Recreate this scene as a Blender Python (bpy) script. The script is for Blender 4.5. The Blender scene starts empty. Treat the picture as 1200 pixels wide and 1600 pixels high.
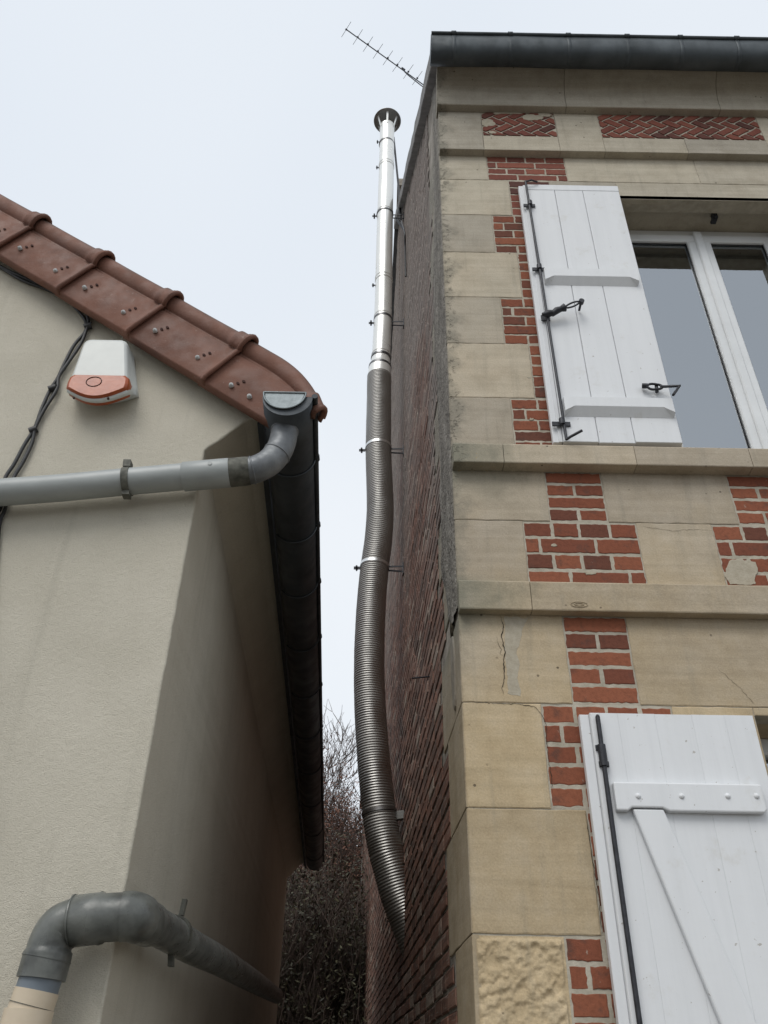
import bpy, math, random
from mathutils import Vector, Matrix, noise
R = math.radians
rnd = random.Random(7)

# ------------------------------------------------------------------ camera
FPX, PITCH, ROLL, CAMZ = 1281.9, R(35.24), R(1.04), 1.5
ALLEY = math.tan(R(-2.585))                       # the alley walls lean left by this much per metre of depth
cF = Vector((0, math.cos(PITCH), math.sin(PITCH)))
cU0 = Vector((0, -math.sin(PITCH), math.cos(PITCH)))
cX0 = Vector((1, 0, 0))
cX = cX0 * math.cos(ROLL) + cU0 * math.sin(ROLL)
cU = -cX0 * math.sin(ROLL) + cU0 * math.cos(ROLL)
sc = bpy.context.scene
C = sc.collection
cam_d = bpy.data.cameras.new('camera'); cam = bpy.data.objects.new('camera', cam_d); C.objects.link(cam)
m3 = Matrix((cX, cU, -cF)).transposed()
cam.matrix_world = Matrix.Translation((0, 0, CAMZ)) @ m3.to_4x4()
cam_d.sensor_fit = 'VERTICAL'; cam_d.sensor_height = 24.0
cam_d.lens = 24.0 * FPX / 1600.0
cam_d.clip_start = 0.05; cam_d.clip_end = 3000
sc.camera = cam

# ------------------------------------------------------------------ sky, sun, exposure
SUN_EL, SUN_AZ = R(50), R(206)                    # azimuth clockwise from +Y (the depth direction)
w = bpy.data.worlds.new("World"); sc.world = w; w.use_nodes = True
nt = w.node_tree; nt.nodes.clear()
out = nt.nodes.new('ShaderNodeOutputWorld'); bg = nt.nodes.new('ShaderNodeBackground')
sky = nt.nodes.new('ShaderNodeTexSky'); sky.sky_type = 'NISHITA'; sky.sun_disc = False
sky.sun_elevation = SUN_EL; sky.sun_rotation = SUN_AZ; sky.dust_density = 4; sky.air_density = 1
tc = nt.nodes.new('ShaderNodeTexCoord'); nz = nt.nodes.new('ShaderNodeTexNoise')
nz.inputs['Scale'].default_value = 1.3; nz.inputs['Detail'].default_value = 2; nz.inputs['Roughness'].default_value = .45
nt.links.new(tc.outputs['Generated'], nz.inputs['Vector'])
cr = nt.nodes.new('ShaderNodeMapRange'); cr.inputs['From Min'].default_value = .3; cr.inputs['From Max'].default_value = .7
cr.inputs['To Min'].default_value = 0; cr.inputs['To Max'].default_value = 1
nt.links.new(nz.outputs['Fac'], cr.inputs['Value'])
cl = nt.nodes.new('ShaderNodeMix'); cl.data_type = 'RGBA'
cl.inputs['A'].default_value = (7.4, 8.0, 8.75, 1); cl.inputs['B'].default_value = (8.5, 8.9, 9.35, 1)
nt.links.new(cr.outputs['Result'], cl.inputs['Factor'])
mx = nt.nodes.new('ShaderNodeMix'); mx.data_type = 'RGBA'; mx.inputs['Factor'].default_value = .94
nt.links.new(sky.outputs['Color'], mx.inputs['A']); nt.links.new(cl.outputs['Result'], mx.inputs['B'])
nt.links.new(mx.outputs['Result'], bg.inputs['Color']); bg.inputs['Strength'].default_value = .1
nt.links.new(bg.outputs['Background'], out.inputs['Surface'])
sl = bpy.data.lights.new('sun', 'SUN'); so = bpy.data.objects.new('sun', sl); C.objects.link(so)
sl.energy = 1.45; sl.angle = R(32); sl.color = (1, .97, .92)
sd = Vector((math.sin(SUN_AZ) * math.cos(SUN_EL), math.cos(SUN_AZ) * math.cos(SUN_EL), math.sin(SUN_EL)))
so.rotation_euler = sd.to_track_quat('Z', 'Y').to_euler(); so.location = (0, -5, 20)
sc.view_settings.view_transform = 'Standard'; sc.view_settings.look = 'None'
sc.view_settings.exposure = .1; sc.view_settings.gamma = 1
sc.render.engine = 'CYCLES'
sc.cycles.max_bounces = 6; sc.cycles.diffuse_bounces = 3; sc.cycles.transparent_max_bounces = 12

def P(x, y, Y):
    """point of the plane at depth Y seen at photo pixel x, y"""
    d = cF * FPX + cX * (x - 600) - cU * (y - 800)
    d = d * (Y / d.y)
    return Vector((d.x, d.y, d.z + CAMZ))

# ------------------------------------------------------------------ materials
def ramp(nt, fac, stops):
    r = nt.nodes.new('ShaderNodeValToRGB'); e = r.color_ramp.elements
    while len(e) < len(stops): e.new(.5)
    for k, (p, c) in enumerate(stops):
        e[k].position = p; e[k].color = (*c, 1) if len(c) == 3 else c
    nt.links.new(fac, r.inputs['Fac']); return r.outputs['Color']
def noise_n(nt, vec, scale, detail=4, rough=.55, dist=0.):
    n = nt.nodes.new('ShaderNodeTexNoise'); n.inputs['Scale'].default_value = scale
    n.inputs['Detail'].default_value = detail; n.inputs['Roughness'].default_value = rough; n.inputs['Distortion'].default_value = dist
    nt.links.new(vec, n.inputs['Vector']); return n.outputs['Fac']
def mixc(nt, fac, a, b, mode='MIX'):
    m = nt.nodes.new('ShaderNodeMix'); m.data_type = 'RGBA'; m.blend_type = mode
    for s, v in (('Factor', fac), ('A', a), ('B', b)):
        if isinstance(v, (int, float)): m.inputs[s].default_value = v
        elif isinstance(v, tuple): m.inputs[s].default_value = (*v, 1)
        else: nt.links.new(v, m.inputs[s])
    return m.outputs['Result']
def math_n(nt, op, a, b=None, clamp=False):
    m = nt.nodes.new('ShaderNodeMath'); m.operation = op; m.use_clamp = clamp
    for i, v in enumerate((a, b)):
        if v is None: continue
        if isinstance(v, (int, float)): m.inputs[i].default_value = v
        else: nt.links.new(v, m.inputs[i])
    return m.outputs[0]
def maprange(nt, v, a, b, c=0., d=1.):
    m = nt.nodes.new('ShaderNodeMapRange'); m.interpolation_type = 'SMOOTHSTEP'
    nt.links.new(v, m.inputs['Value'])
    for n_, x in (('From Min', a), ('From Max', b), ('To Min', c), ('To Max', d)): m.inputs[n_].default_value = x
    return m.outputs['Result']
def base_mat(name):
    m = bpy.data.materials.new(name); m.use_nodes = True; nt = m.node_tree
    b = nt.nodes['Principled BSDF']; g = nt.nodes.new('ShaderNodeNewGeometry')
    return m, nt, b, g.outputs['Position']
def stretch(nt, vec, s):
    mp = nt.nodes.new('ShaderNodeMapping'); mp.inputs['Scale'].default_value = s
    nt.links.new(vec, mp.inputs['Vector']); return mp.outputs['Vector']
def bump(nt, b, hs, strength=.4, dist=.01):
    prev = None
    for h, d in hs:
        n = nt.nodes.new('ShaderNodeBump'); n.inputs['Strength'].default_value = strength; n.inputs['Distance'].default_value = d
        nt.links.new(h, n.inputs['Height'])
        if prev: nt.links.new(prev, n.inputs['Normal'])
        prev = n.outputs['Normal']
    nt.links.new(prev, b.inputs['Normal'])
def tint_n(nt):
    a = nt.nodes.new('ShaderNodeAttribute'); a.attribute_name = 'tint'; return a.outputs['Fac']
def simple(name, stops, scale=6, rough=.7, metal=0., bumps=((60, .002),), sc3=None, rough_var=0., spec=.5, det=5):
    m, nt, b, pos = base_mat(name)
    v = stretch(nt, pos, sc3) if sc3 else pos
    f = noise_n(nt, v, scale, det)
    nt.links.new(ramp(nt, f, stops), b.inputs['Base Color'])
    b.inputs['Roughness'].default_value = rough; b.inputs['Metallic'].default_value = metal
    b.inputs['Specular IOR Level'].default_value = spec
    if rough_var:
        nt.links.new(maprange(nt, noise_n(nt, v, scale * 2.3, 4), .3, .7, rough - rough_var, rough + rough_var), b.inputs['Roughness'])
    if bumps: bump(nt, b, [(noise_n(nt, pos, s_, 4), d) for s_, d in bumps], .6)
    return m
M = {}

def stone_mat(name, rough_face=False, grey=0.):
    m, nt, b, pos = base_mat(name)
    sep = nt.nodes.new('ShaderNodeSeparateXYZ'); nt.links.new(pos, sep.inputs[0]); X, Y, Z = sep.outputs
    big = noise_n(nt, pos, 1.7, 5, .6); mid = noise_n(nt, pos, 9, 6, .65)
    fine = noise_n(nt, pos, 160, 3, .6)
    streak = noise_n(nt, stretch(nt, pos, (26, 26, 2.2)), 1, 5, .6)
    warm = ramp(nt, mid, [(.25, (.40, .315, .20)), (.5, (.475, .385, .255)), (.78, (.525, .44, .315))])
    cool = ramp(nt, mid, [(.25, (.37, .335, .27)), (.5, (.435, .40, .33)), (.78, (.485, .45, .375))])
    hz = math_n(nt, 'ADD', Z, math_n(nt, 'MULTIPLY', math_n(nt, 'SUBTRACT', big, .5), 3.0))
    pink = ramp(nt, mid, [(.25, (.40, .345, .265)), (.5, (.47, .41, .32)), (.78, (.515, .455, .365))])
    col = mixc(nt, maprange(nt, hz, 2.2, 3.7), warm, pink); col = mixc(nt, maprange(nt, hz, 3.6, 5.6), col, cool)
    bed_ = noise_n(nt, stretch(nt, pos, (1.2, 1.2, 34)), 1, 6, .65, .4)
    col = mixc(nt, .8, col, ramp(nt, bed_, [(.3, (.86, .86, .85)), (.7, (1.10, 1.10, 1.10))]), 'MULTIPLY')
    t = tint_n(nt)
    col = mixc(nt, .8, col, ramp(nt, t, [(0, (.80, .79, .80)), (1, (1.12, 1.09, 1.04))]), 'MULTIPLY')
    # grey weathering: streaks, and the corner of the house
    edge = maprange(nt, math_n(nt, 'ADD', X, math_n(nt, 'MULTIPLY', math_n(nt, 'SUBTRACT', mid, .5), .35)), .36, .27)
    up = maprange(nt, Z, 2.4, 3.2)
    st = math_n(nt, 'MULTIPLY', maprange(nt, streak, .50, .75), .22)
    gr = math_n(nt, 'MAXIMUM', st, math_n(nt, 'MULTIPLY', math_n(nt, 'MULTIPLY', edge, up), .5), True)
    col = mixc(nt, gr, col, (.19, .185, .155))
    # damp green-grey stains below the two bands near the corner
    def box(z0, z1, x1):
        a = maprange(nt, math_n(nt, 'ADD', Z, math_n(nt, 'MULTIPLY', math_n(nt, 'SUBTRACT', big, .5), .3)), z0, z1)
        c = maprange(nt, math_n(nt, 'ADD', X, math_n(nt, 'MULTIPLY', math_n(nt, 'SUBTRACT', mid, .5), .5)), x1, x1 - .3)
        return math_n(nt, 'MULTIPLY', a, c)
    d1 = math_n(nt, 'MULTIPLY', box(3.42, 3.66, .66), maprange(nt, Z, 3.8, 3.72))
    d2 = math_n(nt, 'MULTIPLY', box(2.86, 2.98, .62), maprange(nt, Z, 3.14, 3.06))
    d = math_n(nt, 'MULTIPLY', math_n(nt, 'MAXIMUM', d1, d2), .5)
    col = mixc(nt, d, col, (.15, .165, .13))
    pit = nt.nodes.new('ShaderNodeTexVoronoi'); pit.inputs['Scale'].default_value = 42; nt.links.new(pos, pit.inputs['Vector'])
    pm = math_n(nt, 'MULTIPLY', maprange(nt, noise_n(nt, pos, 55, 4, .7), .54, .62), math_n(nt, 'MULTIPLY', maprange(nt, math_n(nt, 'ADD', X, math_n(nt, 'MULTIPLY', math_n(nt, 'SUBTRACT', mid, .5), .12)), .34, .30), maprange(nt, Z, 3.3, 3.9)))
    col = mixc(nt, math_n(nt, 'MULTIPLY', pm, .45), col, (.10, .095, .08))
    # lichen dots
    vo = nt.nodes.new('ShaderNodeTexVoronoi'); vo.inputs['Scale'].default_value = 90; nt.links.new(pos, vo.inputs['Vector'])
    lm = math_n(nt, 'MULTIPLY', math_n(nt, 'MULTIPLY', maprange(nt, vo.outputs['Distance'], .32, .22), maprange(nt, mid, .52, .6)),
                math_n(nt, 'MULTIPLY', maprange(nt, X, .62, .34), math_n(nt, 'MULTIPLY', maprange(nt, Z, 3.6, 3.64), maprange(nt, Z, 3.8, 3.73))))
    col = mixc(nt, math_n(nt, 'MULTIPLY', lm, .8), col, (.36, .25, .07))
    # pinholes
    vp = nt.nodes.new('ShaderNodeTexVoronoi'); vp.inputs['Scale'].default_value = 17; nt.links.new(pos, vp.inputs['Vector'])
    pin = math_n(nt, 'MULTIPLY', maprange(nt, vp.outputs['Distance'], .10, .05), maprange(nt, noise_n(nt, pos, 4, 2), .5, .6))
    col = mixc(nt, math_n(nt, 'MULTIPLY', pin, .75), col, (.07, .06, .045))
    fs = nt.nodes.new('ShaderNodeMix'); fs.data_type = 'RGBA'; fs.blend_type = 'MULTIPLY'; fs.inputs['Factor'].default_value = .45
    nt.links.new(col, fs.inputs['A']); nt.links.new(ramp(nt, fine, [(.3, (.72, .72, .72)), (.7, (1.15, 1.15, 1.15))]), fs.inputs['B'])
    col = fs.outputs['Result']
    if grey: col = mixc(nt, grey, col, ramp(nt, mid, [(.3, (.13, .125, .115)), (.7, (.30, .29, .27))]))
    nt.links.new(col, b.inputs['Base Color']); b.inputs['Roughness'].default_value = .95; b.inputs['Specular IOR Level'].default_value = .15
    bump(nt, b, [(math_n(nt, 'SUBTRACT', 1.0, pm), .006), (fine, .0012), (noise_n(nt, pos, 45, 5), .006 if rough_face else .0022), (math_n(nt, 'SUBTRACT', 1.0, pin), .003)], .7)
    return m
M['stone'] = stone_mat('limestone')
M['stone_rough'] = stone_mat('rough_limestone', True)
M['stone_grey'] = stone_mat('weathered_limestone', False, .62)
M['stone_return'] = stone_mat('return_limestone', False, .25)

def brick_mat(name, stops, soot, dirtscale=7, zred=False):
    m, nt, b, pos = base_mat(name)
    t = tint_n(nt); col = ramp(nt, t, stops)
    n1 = noise_n(nt, pos, dirtscale, 6, .65); n2 = noise_n(nt, pos, 70, 5, .7)
    col = mixc(nt, .6, col, ramp(nt, n2, [(.28, (.6, .58, .58)), (.5, (1, 1, 1)), (.75, (1.25, 1.2, 1.15))]), 'MULTIPLY')
    col = mixc(nt, math_n(nt, 'MULTIPLY', maprange(nt, n1, .52, .72), soot), col, (.075, .05, .042))
    lime = maprange(nt, noise_n(nt, pos, 28, 6, .7), .66, .72)
    col = mixc(nt, math_n(nt, 'MULTIPLY', lime, .55), col, (.42, .38, .31))
    if zred:
        sep = nt.nodes.new('ShaderNodeSeparateXYZ'); nt.links.new(pos, sep.inputs[0]); X, Y, Z = sep.outputs
        lm2 = maprange(nt, noise_n(nt, stretch(nt, pos, (1, 7, 120)), 1, 5, .7), .54, .64)
        col = mixc(nt, math_n(nt, 'MULTIPLY', lm2, .5), col, (.40, .37, .33))
        dk2 = maprange(nt, noise_n(nt, stretch(nt, pos, (1, 4, 60)), 1, 5, .7), .50, .60)
        col = mixc(nt, math_n(nt, 'MULTIPLY', dk2, .5), col, (.055, .045, .04))
        wv = math_n(nt, 'ADD', Z, math_n(nt, 'MULTIPLY', math_n(nt, 'SUBTRACT', noise_n(nt, pos, .9, 4), .5), 4.5))
        g = math_n(nt, 'MULTIPLY', maprange(nt, wv, 4.2, 6.6), .78)
        near = math_n(nt, 'MULTIPLY', maprange(nt, math_n(nt, 'ADD', Y, math_n(nt, 'MULTIPLY', math_n(nt, 'SUBTRACT', n1, .5), 1.6)), 3.9, 3.2), maprange(nt, Z, 3.2, 4.4))
        g = math_n(nt, 'MAXIMUM', g, math_n(nt, 'MULTIPLY', near, .85))
        col = mixc(nt, g, col, ramp(nt, n2, [(.3, (.15, .13, .115)), (.7, (.33, .30, .27))]))
    nt.links.new(col, b.inputs['Base Color']); b.inputs['Roughness'].default_value = .9; b.inputs['Specular IOR Level'].default_value = .2
    bump(nt, b, [(n2, .002), (noise_n(nt, pos, 300, 2), .0008)], .7)
    return m
M['brick'] = brick_mat('red_brick', [(0, (.125, .052, .036)), (.2, (.175, .062, .039)), (.55, (.215, .074, .043)), (1, (.26, .095, .054))], .7, 13)
M['brick_high'] = brick_mat('weathered_red_brick', [(0, (.09, .042, .035)), (.3, (.17, .06, .045)), (1, (.25, .09, .062))], .5)
M['brick_side'] = brick_mat('side_brick', [(0, (.12, .075, .058)), (.4, (.19, .103, .075)), (.8, (.24, .125, .090)), (1, (.34, .28, .23))], .35, 3, True)
M['mortar'] = simple('lime_mortar', [(.3, (.33, .30, .24)), (.7, (.48, .44, .365))], 22, .95, bumps=((90, .004),), spec=.1)
M['mortar_side'] = simple('old_mortar', [(.3, (.20, .18, .155)), (.7, (.42, .385, .335))], 8, .95, bumps=((60, .006),), spec=.1)
M['patch'] = simple('repair_mortar', [(.3, (.35, .31, .24)), (.7, (.44, .40, .32))], 40, .95, bumps=((120, .003),), spec=.1)
M['crack'] = simple('crack_dark', [(.3, (.03, .026, .02)), (.7, (.07, .06, .045))], 60, 1, bumps=None, spec=0)
M['plaster'] = simple('weathered_plaster', [(.25, (.14, .13, .115)), (.5, (.22, .205, .18)), (.75, (.33, .31, .275))], 14, .95, bumps=((26, .03), (70, .012)), spec=.1, sc3=(1, 1, .35))

def stucco():
    m, nt, b, pos = base_mat('scraped_stucco')
    big = noise_n(nt, pos, .9, 4); mid = noise_n(nt, pos, 5, 5, .6)
    col = ramp(nt, mid, [(.25, (.53, .495, .41)), (.75, (.605, .567, .478))])
    col = mixc(nt, maprange(nt, big, .45, .75, 0, .35), col, (.455, .435, .36))
    st = noise_n(nt, stretch(nt, pos, (18, 18, .9)), 1, 4)
    col = mixc(nt, maprange(nt, st, .54, .78, 0, .2), col, (.31, .295, .245))
    g1 = noise_n(nt, stretch(nt, pos, (1, 1, 1.5)), 240, 3, .65, .5); g2 = noise_n(nt, pos, 60, 3, .5)
    col = mixc(nt, .35, col, ramp(nt, g1, [(.3, (.7, .7, .7)), (.65, (1.1, 1.1, 1.1))]), 'MULTIPLY')
    nt.links.new(col, b.inputs['Base Color']); b.inputs['Roughness'].default_value = .97; b.inputs['Specular IOR Level'].default_value = .1
    bump(nt, b, [(g1, .0045), (g2, .0025)], .8)
    return m
M['stucco'] = stucco()
def paint():
    m, nt, b, pos = base_mat('white_shutter_paint')
    n = noise_n(nt, stretch(nt, pos, (30, 30, 1.6)), 1, 5); n2 = noise_n(nt, pos, 7, 5, .7)
    col = ramp(nt, n, [(.25, (.655, .67, .685)), (.55, (.69, .705, .72)), (.8, (.70, .715, .73))])
    col = mixc(nt, maprange(nt, n2, .56, .78, 0, .5), col, (.50, .48, .42))
    chip = maprange(nt, noise_n(nt, pos, 55, 3, .6), .715, .73)
    col = mixc(nt, math_n(nt, 'MULTIPLY', chip, .7), col, (.33, .30, .26))
    nt.links.new(col, b.inputs['Base Color']); b.inputs['Roughness'].default_value = .5
    bump(nt, b, [(noise_n(nt, stretch(nt, pos, (140, 140, 4)), 1, 3), .0006), (noise_n(nt, pos, 14, 3), .0015)], .5)
    return m
M['paint'] = paint()
M['pvc_white'] = simple('white_window_frame', [(.3, (.66, .68, .69)), (.7, (.74, .76, .77))], 5, .35, bumps=None)
M['iron'] = simple('black_iron', [(.3, (.015, .016, .02)), (.7, (.04, .042, .05))], 40, .5, .3, bumps=((200, .001),))
M['zinc_dark'] = simple('dark_zinc', [(.25, (.045, .054, .060)), (.55, (.078, .092, .102)), (.8, (.12, .138, .15))], 5, .66, .35, sc3=(1, 1, .5), rough_var=.12, bumps=((12, .003),))
M['zinc_left'] = simple('dull_zinc', [(.25, (.035, .04, .045)), (.6, (.065, .075, .085)), (.8, (.10, .115, .125))], 6, .55, .5, rough_var=.1, bumps=((12, .002),))
M['zinc_elbow'] = simple('bare_zinc', [(.25, (.10, .11, .118)), (.5, (.17, .18, .19)), (.72, (.25, .262, .27)), (.8, (.38, .39, .39))], 16, .55, .4, rough_var=.1, bumps=((60, .001), (15, .001)))
M['zinc_light'] = simple('pale_zinc', [(.25, (.18, .21, .22)), (.7, (.27, .31, .325))], 25, .5, .3, bumps=((60, .002),))
M['pvc_grey'] = simple('grey_pvc', [(.25, (.27, .29, .285)), (.6, (.335, .355, .35)), (.85, (.37, .39, .38))], 8, .42, sc3=(1, 1, 3), bumps=((40, .0008),))
M['pvc_dark'] = simple('grimy_dark_pvc', [(.25, (.045, .047, .044)), (.45, (.10, .106, .098)), (.64, (.145, .152, .14)), (.72, (.27, .27, .26))], 14, .36, bumps=((70, .001),), rough_var=.1)
M['pvc_beige'] = simple('beige_pvc', [(.3, (.50, .42, .31)), (.7, (.58, .49, .37))], 12, .4, bumps=((60, .0008),))
M['pvc_blue'] = simple('blue_grey_pvc', [(.3, (.12, .145, .17)), (.7, (.17, .20, .23))], 12, .4, bumps=None)
M['clamp_dirty'] = simple('grimy_clamp', [(.3, (.05, .05, .042)), (.7, (.15, .15, .125))], 40, .7, .2, bumps=((120, .002),))
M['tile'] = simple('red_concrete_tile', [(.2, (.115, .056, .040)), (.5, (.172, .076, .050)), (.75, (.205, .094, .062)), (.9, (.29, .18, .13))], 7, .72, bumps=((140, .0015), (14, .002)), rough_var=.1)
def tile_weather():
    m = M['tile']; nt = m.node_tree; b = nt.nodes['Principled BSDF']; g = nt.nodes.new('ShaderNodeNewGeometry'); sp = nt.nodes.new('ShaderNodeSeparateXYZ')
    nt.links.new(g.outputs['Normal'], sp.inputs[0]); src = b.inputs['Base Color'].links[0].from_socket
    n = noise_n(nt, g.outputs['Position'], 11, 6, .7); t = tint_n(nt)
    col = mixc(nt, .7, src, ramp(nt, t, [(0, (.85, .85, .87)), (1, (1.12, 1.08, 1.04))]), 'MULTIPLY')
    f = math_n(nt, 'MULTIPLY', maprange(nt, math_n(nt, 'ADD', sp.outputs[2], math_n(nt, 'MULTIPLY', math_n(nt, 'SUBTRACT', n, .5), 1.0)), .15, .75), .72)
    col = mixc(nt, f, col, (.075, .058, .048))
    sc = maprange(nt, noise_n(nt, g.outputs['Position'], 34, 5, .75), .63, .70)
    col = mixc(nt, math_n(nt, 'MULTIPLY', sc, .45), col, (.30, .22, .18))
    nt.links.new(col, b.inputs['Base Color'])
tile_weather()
M['screw'] = simple('screw_head', [(.3, (.42, .43, .43)), (.7, (.6, .61, .6))], 80, .4, .4, bumps=None)
M['hole'] = simple('screw_hole', [(.3, (.04, .02, .016)), (.7, (.07, .03, .024))], 80, 1, bumps=None)
M['rubber'] = simple('black_cable', [(.3, (.012, .012, .013)), (.7, (.03, .03, .032))], 40, .5, bumps=None)
M['siren_white'] = simple('siren_plastic', [(.3, (.54, .56, .54)), (.7, (.62, .64, .615))], 9, .4, bumps=((50, .0004),))
M['siren_orange'] = simple('orange_lens', [(.25, (.29, .055, .013)), (.6, (.38, .078, .018)), (.8, (.47, .15, .06))], 18, .3, bumps=((80, .001),))
M['slate'] = simple('roof_slate', [(.3, (.05, .055, .06)), (.7, (.12, .125, .13))], 12, .7)
M['verge'] = simple('grey_verge', [(.3, (.13, .125, .12)), (.7, (.24, .235, .225))], 12, .85, bumps=((50, .003),))
M['alu'] = simple('antenna_metal', [(.3, (.10, .11, .13)), (.7, (.20, .21, .24))], 30, .45, .4, bumps=None)
M['ground'] = simple('gravel_ground', [(.3, (.10, .09, .075)), (.7, (.22, .20, .17))], 14, .95, bumps=((40, .02),))
M['cement'] = simple('grey_cement', [(.3, (.2, .2, .19)), (.7, (.34, .33, .31))], 10, .95, bumps=((60, .004),))
M['curtain'] = simple('room_lining', [(.3, (.16, .17, .19)), (.7, (.24, .25, .27))], 3, .9, bumps=None)
M['bark'] = simple('bark', [(.3, (.045, .036, .03)), (.7, (.10, .08, .065))], 9, .95, bumps=((30, .01),))
M['twig'] = simple('twigs', [(.3, (.06, .045, .038)), (.7, (.12, .085, .07))], 4, .95, bumps=None)
def leafmat(name, stops):
    m, nt, b, pos = base_mat(name)
    nt.links.new(ramp(nt, tint_n(nt), stops), b.inputs['Base Color']); b.inputs['Roughness'].default_value = .7
    return m
M['leaf_brown'] = leafmat('brown_beech_leaf', [(0, (.06, .03, .02)), (.5, (.13, .055, .033)), (1, (.19, .085, .05))])
M['leaf_green'] = leafmat('dark_ivy_leaf', [(0, (.022, .020, .012)), (.6, (.042, .038, .02)), (1, (.07, .066, .032))])
M['leaf_olive'] = leafmat('olive_bramble_leaf', [(0, (.04, .033, .02)), (.6, (.07, .058, .032)), (1, (.10, .088, .045))])

def steel(name, base, rough, dirt, stain=True):
    m, nt, b, pos = base_mat(name)
    n = noise_n(nt, stretch(nt, pos, (14, 14, 1.3)), 1, 5, .6); n2 = noise_n(nt, pos, 3, 4)
    col = ramp(nt, n, [(.3, tuple(base)), (.62, tuple(base)), (.8, dirt)])
    nt.links.new(col, b.inputs['Base Color']); b.inputs['Metallic'].default_value = 1
    nt.links.new(maprange(nt, n2, .3, .7, rough * .8, rough * 1.3), b.inputs['Roughness'])
    bump(nt, b, [(noise_n(nt, pos, 9, 2), .002)], .25)
    return m
M['steel'] = steel('weathered_steel', (.83, .83, .80), .30, (.50, .45, .34))
k_ = M['steel'].node_tree.nodes['Principled BSDF']; k_.inputs['Metallic'].default_value = .45; k_.inputs['Specular IOR Level'].default_value = .4
M['flex'] = steel('flexible_steel', (.40, .39, .37), .46, (.28, .26, .22))
M['steel_dull'] = steel('sooty_steel', (.30, .29, .28), .35, (.12, .11, .10))
M['band'] = steel('clamp_band', (.16, .16, .165), .35, (.1, .1, .1))
M['band_light'] = steel('bright_band', (.72, .72, .71), .3, (.5, .5, .48))
def glass():
    m = bpy.data.materials.new('window_glass'); m.use_nodes = True; nt = m.node_tree; nt.nodes.clear()
    o = nt.nodes.new('ShaderNodeOutputMaterial'); mix = nt.nodes.new('ShaderNodeMixShader')
    tr = nt.nodes.new('ShaderNodeBsdfTransparent'); tr.inputs['Color'].default_value = (.78, .82, .84, 1)
    gl = nt.nodes.new('ShaderNodeBsdfGlossy'); gl.inputs['Roughness'].default_value = .015; gl.inputs['Color'].default_value = (.90, .95, 1, 1)
    fr = nt.nodes.new('ShaderNodeFresnel'); fr.inputs['IOR'].default_value = 4.2
    g = nt.nodes.new('ShaderNodeNewGeometry'); n = noise_n(nt, g.outputs['Position'], 1.6, 2)
    bp = nt.nodes.new('ShaderNodeBump'); bp.inputs['Strength'].default_value = .12; bp.inputs['Distance'].default_value = .01
    nt.links.new(n, bp.inputs['Height']); nt.links.new(bp.outputs['Normal'], gl.inputs['Normal'])
    nt.links.new(fr.outputs[0], mix.inputs[0]); nt.links.new(tr.outputs[0], mix.inputs[1]); nt.links.new(gl.outputs[0], mix.inputs[2])
    nt.links.new(mix.outputs[0], o.inputs['Surface'])
    return m
M['glass'] = glass()

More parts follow.
